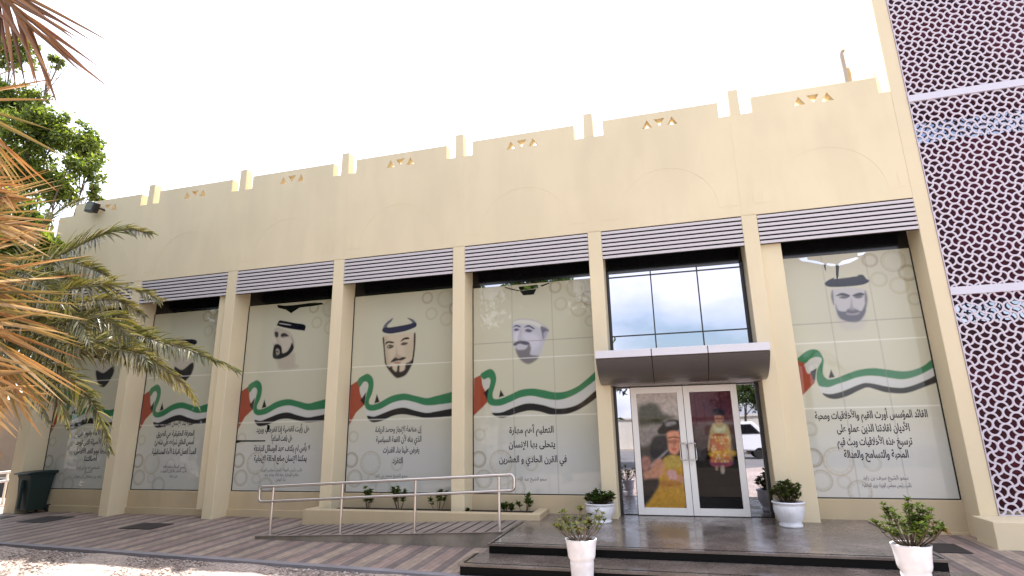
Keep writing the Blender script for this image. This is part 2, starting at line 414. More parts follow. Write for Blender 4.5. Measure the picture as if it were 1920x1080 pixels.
# piers between the bays
for k in range(7):
    mb = MB(); c = PX[k]; mb.box(c-PW, c+PW, 0, D+.1, -.05, ZLT-.0005); part('pier', mb, M_wall, hall, bevel=.012)
mb = MB(); mb.box(PX[0]-.30, PX[0]-PW-.003, .02, 9, -.05, ZN); part('side_wall', mb, M_wall, hall)
# infill strips beside some windows
mb = MB(); mb.box(PX[6]+PW-.002, .61, .09, D+.05, .02, ZLB+.3); part('infill_strip', mb, M_wall, hall, bevel=.008)
mb = MB(); mb.box(PX[2]-PW-.27, PX[2]-PW+.002, .09, D+.05, .2, ZLB+.3); part('infill_strip', mb, M_wall, hall, bevel=.008)
# sill walls, spandrels, louvres, window frames
for k, (a, b) in enumerate(bays):
    if k != 5:
        mb = MB(); mb.box(a-.02, b+.02, D-.05, D+.15, -.05, .592); mb.box(a-.02, b+.02, D-.09, D-.0502, -.05, .17 if k < 3 else .05); part('sill_wall', mb, M_sill, hall, bevel=.01)
    mb = MB(); mb.box(a-.05, b+.05, D+.006, D+.04, 5.47, ZLT+.3); part('spandrel', mb, M_dark, hall)
    mb = MB(); mb.box(a+.001, b-.001, .03, D+.2, ZLT-.10, ZLT-.0008); part('soffit', mb, M_void, hall)
    mb = MB(); n = 7; pz = (ZLT-ZLB)/n
    for i in range(n):
        z = ZLB+pz*i
        mb.prism([(-.004, z+.004), (.018, z+.006), (.018, z+.062), (-.004, z+.064)], 0, a+.003, b-.003)
    part('louvre', mb, M_louv, hall)
    mb = MB(); mb.box(a+.002, b-.002, .07, .10, ZLB+.01, ZLT-.101); mb.box(a+.0025, b-.0025, .019, .0695, ZLB+.0005, ZLB+.006); part('louvre_backing', mb, M_void, hall)
    if k != 5:
        mb = MB(); x0 = .61 if k == 6 else a; x1 = PX[2]-PW-.27 if k == 1 else b
        mb.box(x0, x0+.022, D-.016, D+.004, .6, 5.47); mb.box(x1-.022, x1, D-.016, D+.004, .6, 5.47); mb.box(x0+.0222, x1-.0222, D-.0155, D+.004, .594, .614)
        part('window_frame', mb, M_black, hall)
mb = MB(); mb.box(XL+.05, XR, D+.65, D+.75, -.05, ZN-.02); mb.box(XL, XR, TK+.02, 9, 8.2, 8.3); part('rear_wall', mb, M_wall, hall)
for k, (a, b) in enumerate(bays):
    if k != 5: mb = MB(); mb.box(a-.03, b+.03, D+.004, D+.03, .59, 5.468); part('window_backing', mb, M_void, hall)
# glazing over the entrance, mullions and transoms
A6, B6 = bays[5]
for (x0, x1) in ((A6+.06, -2.095), (-2.085, -1.085), (-1.075, B6-.06)):
    for (z0, z1) in ((2.86, 3.996), (4.004, 5.376), (5.384, 5.468)):
        mb = MB(); mb.box(x0+.006, x1-.006, D+.002, D+.02, z0+.006, z1-.006); part('window_pane', mb, M_mirror, hall)
mb = MB()
for x in (-2.09, -1.08): mb.box(x-.014, x+.014, D-.02, D+.03, 2.86, 5.47)
for z in (4.0, 5.38):
    for (x0, x1) in ((A6+.05, -2.1045), (-2.0755, -1.0945), (-1.0655, B6-.05)): mb.box(x0, x1, D-.018, D+.03, z-.013, z+.013)
mb.box(A6, A6+.058, D-.06, D+.04, .22, 5.47); mb.box(B6-.058, B6, D-.06, D+.04, .22, 5.47)
mb.box(A6+.06, B6-.06, D-.03, D+.04, 2.846, 2.859)
part('curtain_wall_frame', mb, M_black, hall)
# entrance canopy
prof = [(-.90, 3.495), (-.90, 3.352)]
for i in range(1, 15):
    t = i/14*PI/2; prof.append((-.90+.87*(1-math.cos(t))**.9*1.0, 3.352-.475*math.sin(t)**1.25))
prof = [(-.885, 3.34)]+[(-.885+.86*(i/16)**1.0, 3.34-.465*(1-(1-i/16)**2.2)) for i in range(1, 17)]+[(-.025, 3.43)]
mb = MB(); CX0, CX1 = -3.275, -.03; s1, s2 = CX0+(CX1-CX0)*.338, CX0+(CX1-CX0)*.662
for (x0, x1) in ((CX0, s1-.008), (s1+.008, s2-.008), (s2+.008, CX1)): mb.prism(prof, 0, x0, x1)
cp = part('canopy', mb, M_canopy, hall); fixn(cp)
mb = MB()
for (x0, x1) in ((CX0-.005, s1-.008), (s1+.008, s2-.008), (s2+.008, CX1+.005)): mb.box(x0, x1, -.905, -.02, 3.352, 3.50)
part('canopy_fascia', mb, M_fascia, cp, bevel=.006)
for s in (s1, s2): mb = MB(); mb.prism([(p[0]*.985, p[1]+.012) for p in prof], 0, s-.0079, s+.0079); mb.box(s-.0079, s+.0079, -.89, -.03, 3.36, 3.49); part('canopy_joint', mb, M_seam, cp)
mb = MB(); mb.box(A6+.002, B6-.002, -.02, D+.1, 2.862, 2.90); part('entrance_soffit', mb, M_canopy, hall)
# sidelights
for (x0, x1) in ((A6+.06, -2.735), (-.535, B6-.06)):
    mb = MB(); mb.box(x0+.004, x1-.004, D+.0, D+.015, .235, 2.84); part('sidelight', mb, M_mirror, hall)
mb = MB(); mb.box(A6-.02, B6+.02, D+.05, D+.1, .1, 5.5); part('entrance_backing', mb, M_void, hall)

# ---------------------------------------------------------------- painter for printed films (vertex colours on a fine grid)
def cr(pts, n=6):
    pts = [np.array(p, float) for p in pts]; L = len(pts); o = []
    for i in range(L):
        p0, p1, p2, p3 = pts[i-1], pts[i], pts[(i+1) % L], pts[(i+2) % L]
        for k in range(n):
            t = k/n; o.append(.5*((2*p1)+(-p0+p2)*t+(2*p0-5*p1+4*p2-p3)*t*t+(-p0+3*p1-3*p2+p3)*t**3))
    return np.array(o)
class Film:
    def __init__(s, x0, x1, z0, z1, y, res, base):
        s.x0, s.x1, s.z0, s.z1, s.y = x0, x1, z0, z1, y
        s.nx = int((x1-x0)/res)+1; s.nz = int((z1-z0)/res)+1
        s.X, s.Z = np.meshgrid(np.linspace(x0, x1, s.nx), np.linspace(z0, z1, s.nz))
        s.C = np.ones((s.nz, s.nx, 3))*np.array(base)
    def poly(s, pts, col, a=1.0, feather=.012, smooth=True):
        p = cr(pts) if smooth else np.array(pts, float)
        m = 3*feather
        sel = (s.X > p[:, 0].min()-m) & (s.X < p[:, 0].max()+m) & (s.Z > p[:, 1].min()-m) & (s.Z < p[:, 1].max()+m)
        if not sel.any(): return
        x, z = s.X[sel], s.Z[sel]; ins = np.zeros(len(x), bool); dd = np.full(len(x), 1e9)
        for i in range(len(p)):
            ax, az = p[i-1]; bx, bz = p[i]
            c = ((az > z) != (bz > z)); 
            if bz != az: ins ^= c & (x < (bx-ax)*(z-az)/(bz-az)+ax)
            ex, ez = bx-ax, bz-az; l = ex*ex+ez*ez+1e-12; t = np.clip(((x-ax)*ex+(z-az)*ez)/l, 0, 1)
            dd = np.minimum(dd, (x-ax-t*ex)**2+(z-az-t*ez)**2)
        sd = np.sqrt(dd)*np.where(ins, -1, 1); k = (np.clip(.5-sd/(2*feather), 0, 1)*a)[:, None]
        s.C[sel] = s.C[sel]*(1-k)+np.array(col)*k
    def ring(s, cx, cz, r, wd, col, a=.6, squash=1.0, arc=None):
        dx, dz = s.X-cx, (s.Z-cz)*squash; d = np.sqrt(dx*dx+dz*dz); k = np.clip(1.2-np.abs(d-r)/wd, 0, 1)*a
        if arc: th = np.arctan2(dz, dx); k = k*((th > arc[0]) & (th < arc[1]))
        k = k[..., None]; s.C = s.C*(1-k)+np.array(col)*k
    def line(s, p0, p1, wd, col, a=.8):
        p0, p1 = np.array(p0, float), np.array(p1, float); e = p1-p0; L = np.hypot(*e); n = np.array([-e[1], e[0]])/L
        s.poly([p0+n*wd, p1+n*wd, p1-n*wd, p0-n*wd], col, a, .006, False)
    def noise(s, amp, n=7):
        g = np.zeros_like(s.X)
        for k in range(n):
            a, b, c = np.random.uniform(-5, 5), np.random.uniform(-3, 3), np.random.uniform(0, 6); g += np.sin(a*s.X+b*s.Z+c)
        s.C *= (1+amp*g/n)[..., None]
    def mb(s, m=None):
        m = m or MB(); i0 = len(m.v)
        m.v += list(zip(s.X.ravel().tolist(), [s.y]*s.X.size, s.Z.ravel().tolist()))
        i = np.arange(s.nz*s.nx).reshape(s.nz, s.nx)
        f = np.stack([i[:-1, :-1], i[:-1, 1:], i[1:, 1:], i[1:, :-1]], -1).reshape(-1, 4)
        m.f += [tuple(q) for q in (f+i0).tolist()]; m.m += [0]*len(f)
        c = s.C.reshape(-1, 3); m.c = c if m.c is None else np.vstack([m.c, c]); return m

# Arabic lettering: contextual letter forms, drawn right to left
AR = {'ا':('FE8D','FE8E'),'أ':('FE83','FE84'),'إ':('FE87','FE88'),'آ':('FE81','FE82'),'ب':('FE8F','FE90','FE91','FE92'),'ت':('FE95','FE96','FE97','FE98'),'ث':('FE99','FE9A','FE9B','FE9C'),
'ج':('FE9D','FE9E','FE9F','FEA0'),'ح':('FEA1','FEA2','FEA3','FEA4'),'خ':('FEA5','FEA6','FEA7','FEA8'),'د':('FEA9','FEAA'),'ذ':('FEAB','FEAC'),'ر':('FEAD','FEAE'),'ز':('FEAF','FEB0'),
'س':('FEB1','FEB2','FEB3','FEB4'),'ش':('FEB5','FEB6','FEB7','FEB8'),'ص':('FEB9','FEBA','FEBB','FEBC'),'ض':('FEBD','FEBE','FEBF','FEC0'),'ط':('FEC1','FEC2','FEC3','FEC4'),'ظ':('FEC5','FEC6','FEC7','FEC8'),
'ع':('FEC9','FECA','FECB','FECC'),'غ':('FECD','FECE','FECF','FED0'),'ف':('FED1','FED2','FED3','FED4'),'ق':('FED5','FED6','FED7','FED8'),'ك':('FED9','FEDA','FEDB','FEDC'),'ل':('FEDD','FEDE','FEDF','FEE0'),
'م':('FEE1','FEE2','FEE3','FEE4'),'ن':('FEE5','FEE6','FEE7','FEE8'),'ه':('FEE9','FEEA','FEEB','FEEC'),'و':('FEED','FEEE'),'ؤ':('FE85','FE86'),'ي':('FEF1','FEF2','FEF3','FEF4'),'ى':('FEEF','FEF0'),'ئ':('FE89','FE8A','FE8B','FE8C'),'ة':('FE93','FE94'),'ء':('FE80',)}
LIG = {'ا':('FEFB','FEFC'),'أ':('FEF7','FEF8'),'إ':('FEF9','FEFA'),'آ':('FEF5','FEF6')}
def arabic(s):
    o = []; i = 0
    while i < len(s):
        ch = s[i]
        if ch not in AR: o.append(ch); i += 1; continue
        pj = i > 0 and s[i-1] in AR and len(AR[s[i-1]]) == 4
        if ch == 'ل' and i+1 < len(s) and s[i+1] in LIG: o.append(chr(int(LIG[s[i+1]][1 if pj else 0], 16))); i += 2; continue
        nj = i+1 < len(s) and s[i+1] in AR and len(AR[s[i+1]]) >= 2 and len(AR[ch]) == 4
        f = AR[ch]; k = 3 if (pj and nj) else 2 if nj else 1 if pj else 0
        o.append(chr(int(f[min(k, len(f)-1)], 16))); i += 1
    return ''.join(reversed(o))
def text_mesh(mb, s, cx, zbase, y, width=None, size=.2, bold=.012, m=0):
    cu = bpy.data.curves.new('t', 'FONT'); cu.body = arabic(s); cu.size = 1.0; cu.offset = bold; cu.resolution_u = 3
    ob = bpy.data.objects.new('t', cu); COL.objects.link(ob); bpy.context.view_layer.update()
    me = ob.to_mesh(); v = np.array([p.co[:] for p in me.vertices]); fs = [tuple(p.vertices) for p in me.polygons]
    ob.to_mesh_clear(); COL.objects.unlink(ob); bpy.data.objects.remove(ob); bpy.data.curves.remove(cu)
    if len(v) == 0: return
    x0, x1 = v[:, 0].min(), v[:, 0].max(); kx = width/(x1-x0) if width else size; kz = size
    i = len(mb.v)
    mb.v += [(cx+(p[0]-(x0+x1)/2)*kx, y, zbase+p[1]*kz) for p in v.tolist()]
    mb.f += [tuple(i+q for q in f) for f in fs]; mb.m += [m]*len(fs)

YP = D-.004
def pl(pts, crop):                      # traced outline -> metres on the glass plane
    ox, oy, s = crop; r = []
    for (a, b) in pts:
        q = at(ox+a/s, oy+b/s, 1, YP); r.append((q[0], q[2]))
    return r
C7, C5, C4, C3 = (1440, 440, 3.375), (870, 520, 4.5), (640, 560, 5.4), (440, 560, 5.4)
FLAG = {'red': [(188,795),(232,770),(302,935),(222,1020)],
 'green': [(188,792),(212,765),(240,742),(270,728),(298,725),(322,733),(342,755),(356,790),(354,830),(350,862),(358,895),(380,914),(408,914),(440,906),(500,882),(560,860),(620,848),(680,845),(760,854),(830,863),(880,863),(930,853),(990,826),(1045,785),(1057,830),(1000,868),(940,895),(890,910),(840,915),(770,906),(700,895),(630,893),(560,905),(500,927),(440,946),(400,962),(370,965),(330,957),(316,930),(312,895),(318,850),(336,815),(345,790),(330,776),(300,775),(270,788),(240,812)],
 'white': [(240,815),(300,777),(330,780),(330,820),(300,850),(260,880),(240,840)],
 'wband': [(330,960),(370,967),(440,948),(560,908),(630,896),(700,898),(840,918),(940,898),(1057,834),(1070,888),(960,938),(860,968),(740,958),(620,938),(520,973),(420,1006),(350,1003)],
 'black': [(350,1003),(385,1008),(420,1006),(470,993),(520,973),(570,952),(620,938),(680,945),(740,958),(800,967),(860,968),(910,956),(960,938),(1020,912),(1070,888),(1074,930),(1020,953),(960,976),(910,994),(860,1004),(800,1003),(740,996),(680,978),(630,967),(580,985),(520,1015),(480,1030),(440,1039),(405,1038),(380,1030),(360,1018)],
 't1': [(272,868),(312,845),(303,930),(290,915)], 't2': [(403,852),(427,902),(388,908)]}
FLC = {'red': (.27,.045,.02), 'green': (.03,.16,.07), 'white': (.46,.45,.40), 'wband': (.50,.50,.47), 'black': (.012,.011,.014), 't1': (.015,.014,.016), 't2': (.015,.014,.016)}
FLAG4 = {'red': [(893,730),(945,698),(988,862),(930,915),(881,1002)],
 'green': [(945,692),(985,662),(1015,653),(1045,675),(1055,720),(1045,780),(1022,835),(1034,860),(1090,848),(1180,802),(1270,785),(1350,800),(1430,815),(1500,800),(1660,768),(1660,832),(1500,860),(1420,863),(1340,842),(1270,830),(1190,846),(1100,890),(1035,902),(1000,884),(994,850),(1004,790),(1018,735),(1008,708),(985,708),(955,742)],
 'white': [(957,742),(1005,710),(1012,740),(992,790),(970,812)], 'wband': [(1000,886),(1035,904),(1100,892),(1190,848),(1270,832),(1340,844),(1420,865),(1500,862),(1660,834),(1660,880),(1500,905),(1430,915),(1350,900),(1270,880),(1200,890),(1130,915),(1060,940),(1010,935)],
 'black': [(1010,935),(1060,940),(1130,915),(1200,890),(1270,880),(1350,900),(1430,915),(1500,905),(1660,880),(1660,926),(1500,946),(1420,950),(1340,936),(1260,925),(1190,936),(1110,970),(1050,979),(1020,962)],
 't1': [(962,832),(1002,775),(992,866)], 't2': [(1078,788),(1097,842),(1060,852)]}
FLAG5 = {'red': [(145,827),(190,805),(242,982),(195,1030),(140,1080)],
 'green': [(190,802),(232,772),(265,765),(290,788),(300,830),(290,880),(275,930),(284,964),(330,963),(400,935),(470,905),(550,895),(630,905),(710,920),(780,915),(860,885),(930,835),(1010,770),(1010,820),(930,885),(860,930),(790,960),(720,972),(640,962),(550,945),(470,955),(400,985),(330,1010),(270,1010),(240,990),(238,950),(250,890),(260,842),(245,822),(212,834)],
 'white': [(200,842),(250,824),(254,870),(220,905)], 'wband': [(270,1012),(330,1012),(400,987),(470,957),(550,947),(640,964),(720,974),(790,962),(860,932),(930,887),(1010,822),(1010,900),(900,985),(820,1020),(720,1030),(620,1005),(520,995),(430,1020),(340,1055),(270,1060)],
 'black': [(270,1060),(340,1055),(430,1020),(520,995),(620,1005),(720,1030),(820,1020),(900,985),(1010,900),(1010,948),(900,1025),(800,1065),(700,1075),(600,1050),(520,1045),(420,1070),(350,1092),(300,1085)],
 't1': [(213,922),(250,890),(242,985)], 't2': [(330,903),(356,945),(318,956)]}
FX0, FX1 = at(1440+188/3.375, 440+795/3.375, 1, YP)[0], at(1440+1074/3.375, 440+930/3.375, 1, YP)[0]
def flag(F, k, x0, x1):
    tr, cr_ = (FLAG, C7) if k == 6 else (FLAG5, (840, 480, 3.6)) if k == 4 else (FLAG4, (400, 520, 3.6))
    q = lambda n: pl(tr[n], cr_)
    r0 = q('red'); bx = .5*(r0[0][0]+r0[-1][0]); dz = (-.02, -.01, -.03)[k] if k < 3 else 0.0
    ex = bays[3][1]-.022 if k < 4 else x1      # the sheet is fitted so that its red end meets the glass edge
    xl = .70 if k == 6 else x0; kx = (x1-xl)/(ex-bx); ox = xl-bx*kx
    for n in ('red', 'white', 't1', 't2', 'wband', 'green', 'black'):
        F.poly([(a*kx+ox, b+dz) for a, b in q(n)], FLC[n], .97, .010, n not in ('red', 't1', 't2'))
def rosettes(F, x0, x1):
    br, gr, og = (.22, .17, .09), (.30, .27, .17), (.34, .24, .10)
    w_ = x1-x0
    for (u, z, r, c, a) in ((.04, 1.35, .17, br, .75), (.22, 1.28, .26, og, .5), (.08, .92, .19, br, .5), (.34, .72, .20, br, .45), (.05, 1.9, .13, gr, .4), (.46, 1.25, .15, gr, .35), (.24, .9, .12, gr, .3),
                            (.70, 5.28, .14, br, .5), (.87, 5.22, .22, gr, .5), (.96, 4.95, .16, br, .65), (.74, 4.86, .15, gr, .4), (.88, 4.70, .17, og, .35), (.97, 4.4, .12, gr, .4)):
        a *= .8; F.ring(x0+u*w_, z, r, .022, c, a); F.ring(x0+u*w_, z, r*.78, .014, c, a*.55)
        for t in range(14): 
            th = t*PI/7; F.ring(x0+u*w_+r*.89*math.cos(th), z+r*.89*math.sin(th), .018, .012, c, a*.4)
SK3 = [('neck', [(430,612),(600,545),(612,650),(645,690),(540,722),(450,712),(430,650)], (.34,.27,.22), .55, .05),
 ('face', [(432,290),(550,330),(590,400),(600,500),(560,560),(430,608),(388,590),(392,480),(384,440),(400,400),(398,330)], (.40,.35,.285), .85, .02),
 ('brow', [(405,345),(420,332),(442,345),(440,385),(420,392),(408,378)], (.03,.025,.03), .95, .015), ('brow', [(468,362),(490,348),(520,352),(548,380),(520,388),(495,398),(470,388)], (.03,.025,.03), .95, .016),
 ('beard', [(400,475),(420,462),(445,462),(475,490),(484,550),(530,535),(562,490),(578,445),(596,480),(590,520),(545,572),(490,600),(440,613),(395,604),(384,570),(390,515)], (.012,.010,.016), .97, .014),
 ('mouth', [(418,512),(440,505),(455,530),(452,560),(428,572),(418,545)], (.30,.25,.22), .85, .014), ('lip', [(420,528),(445,535),(440,545),(420,540)], (.05,.03,.04), .9, .01),
 ('cheek', [(450,400),(540,390),(575,440),(540,500),(490,520),(470,460)], (.50,.44,.36), .7, .03), ('nose', [(392,400),(410,395),(425,440),(405,452),(384,444)], (.56,.50,.42), .7, .02), ('side', [(575,380),(600,430),(602,500),(588,450)], (.20,.16,.13), .5, .02),
 ('agal', [(452,222),(480,222),(600,245),(711,266),(709,320),(690,322),(560,304),(435,274),(434,255)], (.008,.008,.016), 1, .008), ('slit', [(460,246),(560,262),(562,270),(462,256)], (.42,.40,.36), .9, .008)]
SK4 = [('face', [(424,385),(560,362),(745,350),(748,470),(724,620),(665,725),(605,790),(548,795),(485,725),(442,640),(430,500)], (.50,.41,.30), .9, .012),
 ('shade', [(424,400),(470,400),(480,560),(500,680),(470,690),(440,620),(430,500)], (.36,.29,.20), .55, .05), ('shade', [(640,480),(735,400),(735,520),(700,620),(660,600)], (.40,.33,.23), .45, .05),
 ('arm', [(420,318),(432,272),(470,230),(524,196),(505,232),(468,268),(462,300)], (.10,.10,.12), .95, .012), ('arm', [(668,196),(700,200),(735,218),(762,258),(742,284),(712,268),(714,236)], (.09,.09,.11), .95, .012),
 ('agal', [(415,312),(440,292),(500,290),(600,274),(690,256),(748,240),(762,262),(748,288),(660,324),(560,346),(490,354),(440,346),(418,332)], (.035,.036,.065), 1, .01),
 ('hair', [(736,356),(752,362),(747,500),(727,645),(712,650),(730,500)], (.02,.016,.016), .95, .01), ('hair', [(418,402),(433,402),(445,560),(456,655),(440,640),(427,500)], (.02,.016,.016), .9, .01),
 ('beard', [(442,636),(480,690),(512,684),(524,716),(558,738),(570,678),(590,684),(592,738),(640,718),(652,660),(690,640),(724,612),(716,664),(662,762),(604,797),(552,799),(496,744),(458,690)], (.016,.013,.014), .96, .02),
 ('nose', [(535,592),(552,560),(556,480),(570,560),(604,580),(582,606),(545,604)], (.30,.23,.16), .6, .02),
 ('mous', [(498,644),(520,615),(546,596),(580,606),(622,590),(656,598),(640,612),(610,626),(572,628),(530,640)], (.022,.017,.018), .95, .014),
 ('lips', [(528,650),(570,636),(606,644),(572,660)], (.28,.13,.10), .8, .012),
 ('eye', [(462,486),(488,464),(532,478),(512,500),(480,506)], (.05,.04,.035), .9, .013), ('eye', [(600,462),(630,440),(674,448),(656,466),(622,472)], (.05,.04,.035), .9, .013),
 ('white', [(472,484),(482,478),(484,490),(474,492)], (.5,.46,.4), .7, .008), ('brow', [(444,468),(452,442),(480,430),(516,434),(538,446),(516,452),(480,448),(458,456)], (.018,.014,.014), .97, .01),
 ('brow', [(598,434),(624,404),(660,390),(690,398),(682,410),(645,414),(612,430)], (.018,.014,.014), .97, .01)]
B = (.43,.42,.47)
SK5 = [('cap', [(408,392),(430,362),(470,350),(540,352),(620,372),(690,415),(716,442),(650,432),(580,402),(500,392),(440,392)], (.56,.54,.50), .9, .012), ('capline', [(408,388),(430,360),(470,348),(540,350),(620,370),(700,420),(696,428),(620,380),(540,360),(470,358),(434,368)], (.30,.29,.33), .55, .012),
 ('face', [(406,400),(470,392),(560,398),(655,432),(712,446),(706,492),(672,560),(650,640),(600,690),(520,712),(465,672),(432,600),(412,520)], B, .9, .02),
 ('light', [(425,470),(470,455),(490,520),(430,545)], (.58,.57,.60), .7, .04), ('light', [(500,480),(600,480),(640,560),(560,620),(520,540)], (.54,.53,.58), .7, .05),
 ('hair', [(648,412),(714,440),(700,470),(690,500),(668,520),(656,470)], (.10,.095,.13), .85, .02), ('ear', [(672,470),(704,455),(700,500),(676,520)], (.42,.40,.44), .7, .02),
 ('brow', [(414,422),(438,402),(476,412),(472,422),(440,414)], (.06,.06,.10), .95, .012), ('brow', [(508,424),(544,402),(594,430),(588,438),(545,418)], (.06,.06,.10), .95, .012),
 ('eye', [(420,442),(440,430),(466,440),(450,452),(430,452)], (.08,.08,.12), .9, .012), ('eye', [(514,448),(540,434),(578,450),(556,464),(530,460)], (.08,.08,.12), .9, .012), ('nose', [(452,530),(470,450),(486,450),(488,520),(475,540)], (.34,.33,.38), .6, .02),
 ('beard', [(436,600),(462,612),(520,604),(548,560),(566,600),(560,650),(628,664),(612,696),(545,732),(484,704),(448,650)], (.12,.11,.11), .85, .025), ('mous', [(416,560),(470,534),(540,545),(552,565),(520,572),(470,560),(430,578)], (.07,.065,.09), .92, .015), ('mouth', [(444,580),(480,572),(520,578),(480,592)], (.46,.42,.44), .7, .012)]
SK7 = [('neck', [(440,500),(610,510),(606,590),(545,606),(470,592)], (.42,.38,.36), .6, .05),
 ('face', [(402,380),(406,346),(520,335),(614,350),(628,400),(622,460),(595,530),(525,552),(450,520),(412,440)], (.43,.405,.41), .92, .016),
 ('side', [(398,385),(410,350),(418,440),(408,430)], (.10,.09,.10), .8, .016), ('side', [(614,352),(630,400),(622,460),(612,420)], (.10,.09,.10), .8, .016),
 ('beard', [(428,440),(446,478),(490,486),(505,472),(560,474),(592,482),(616,440),(618,490),(580,546),(522,553),(460,532),(436,492)], (.10,.095,.115), .93, .018),
 ('mouth', [(497,494),(535,499),(577,491),(573,504),(536,510),(501,506)], (.30,.27,.29), .85, .012), ('nose', [(508,470),(520,455),(528,400),(538,455),(562,470),(532,484)], (.22,.20,.22), .7, .016),
 ('brow', [(428,388),(468,368),(516,382),(510,394),(466,386)], (.045,.04,.05), .95, .012), ('brow', [(534,384),(578,366),(608,374),(600,386),(552,392)], (.045,.04,.05), .95, .012),
 ('eye', [(448,397),(480,387),(512,396),(480,406)], (.09,.08,.09), .9, .012), ('eye', [(544,396),(570,387),(602,393),(572,404)], (.09,.08,.09), .9, .012),
 ('agal', [(358,312),(378,290),(418,272),(428,280),(560,263),(566,256),(600,254),(622,278),(641,294),(600,316),(500,328),(390,330)], (.022,.022,.034), 1, .008)]
SK1 = [('face', [(640,420),(770,420),(765,500),(700,590),(650,560)], (.45,.40,.34), .8, .03), ('beard', [(648,486),(700,500),(764,455),(764,510),(706,594),(662,574)], (.012,.012,.02), .95, .02), ('agal', [(640,370),(770,360),(772,392),(640,402)], (.012,.012,.02), 1, .01)]
SK2 = [('face', [(1170,330),(1300,330),(1300,470),(1240,560),(1180,500)], (.46,.40,.33), .85, .03), ('beard', [(1178,460),(1230,480),(1300,430),(1302,490),(1242,560),(1190,530)], (.014,.012,.014), .95, .02), ('agal', [(1160,285),(1310,275),(1312,312),(1160,322)], (.012,.012,.02), 1, .01)]
CB = (0, 560, 3.6)
TXT = {6: ([('القائد المؤسس أورث القيم والأخلاقيات ومحبة',1528,1740,781),('الأديان لقادتنا الذين عملو على',1569,1706,806),('ترسيخ هذه الأخلاقيات وبث قيم',1570,1711,831),('المحبة والتسامح والعدالة',1583,1704,855)], [('سمو الشيخ سيف بن زايد',1618,1703,897),('نائب رئيس مجلس الوزراء وزير الداخلية',1617,1709,911)]),
 4: ([('التعليم أهم مهارة',955,1038,809),('يتحلى بها الإنسان',954,1041,836),('في القرن الحادي و العشرين',936,1063,864)], [('سمو الشيخ عبد الله',972,1025,899)]),
 3: ([('إن منظمة الإنجاز وحصد الريادة',704,791,807),('الذي بناه لأن القمة السياسية',705,790,826),('يفرض علينا بناء القدرات',718,786,846),('التفرد',736,755,866)], [('سمو الشيخ محمد بن زايد',704,764,893)]),
 2: ([('هل رأيت القضية إذا انفرجت ويريد',481,580,807),('هل بلغت السلام؟',508,548,824),('لا بأس لم يكتف عهد الوسائل الهادفة',476,581,843),('يمكننا الإنسان صانع الطاقة الإيجابية',476,575,862)], [('نائب رئيس الدولة رئيس مجلس الوزراء',488,566,882),('حاكم الإمارة رعاه الله ودام عزه',496,560,891),('بناء الوطن',517,535,900)]),
 1: ([('عملية بناء الإنسان مشروع هو',297,364,795),('المعرفة الحقيقية هي الطريق',294,364,815),('أسس الخلق شراعه على شاطئ',290,364,831),('المبدأ العمل لقيادة الأمة المستقبلية',285,367,849)], [('رئيس الدولة حفظه الله',306,348,876),('نائب القائد الأعلى للقوات',301,350,884),('بن زايد',317,332,893)]),
 0: ([('بناء الأمة يقوم على',146,200,814),('القيم الأصيلة التي توحد',142,205,831),('أبناءها نحو الغد الأفضل',140,206,848),('أصالتنا',158,182,862)], [('المغفور له بإذن الله',145,186,878),('الشيخ',158,172,885),('زايد بن سلطان آل نهيان',138,190,894)])}
PATCH = {6: [([(190,152),(246,143),(252,160),(300,165),(345,178),(360,186),(345,190),(250,172),(215,168)], M_mirror, C7), ([(372,180),(425,186),(432,196),(400,200),(370,192)], M_mirror, C7), ([(445,185),(470,165),(560,142),(575,150),(520,178),(448,196)], M_mirror, C7), ([(566,118),(622,110),(600,128),(568,136)], M_mirror, C7),
   ([(428,192),(450,198),(446,260),(436,300),(430,250)], M_dark, C7), ([(352,190),(364,190),(368,235),(358,215)], M_dark, C7)],
 4: [([(462,80),(625,62),(628,92),(470,112)], M_mirror, C5), ([(470,114),(612,98),(588,145),(500,152)], M_dark, C5), ([(335,78),(360,84),(470,112),(462,118),(400,104),(350,90)], M_dark, C5), ([(640,72),(720,44),(726,50),(660,78)], M_dark, C5)],
 2: [([(130,305),(525,308),(520,322),(220,327),(130,352)], M_dark, (420, 780, 6.75)), ([(548,108),(582,118),(578,165),(548,205),(532,242),(545,170)], M_dark, (420, 780, 6.75)), ([(430,62),(500,72),(600,66),(760,44),(880,40),(905,56),(800,74),(660,90),(600,128),(573,148),(520,112),(440,92)], M_dark, C3)]}
PLAB = ['shaded window poster behind the drooping palm tip and green bin, dark beard showing between fronds', 'window poster half hidden by palm fronds, four lines of text below its flag',
        'window poster of a bearded man in profile wearing a tilted black head cord', 'window poster of a smiling bearded man facing forward under a curved grey head cord',
        'window poster of a man in a white cap, left of the entrance doors', '', 'window poster of a stern man in a dark head cord, right of the entrance doors']
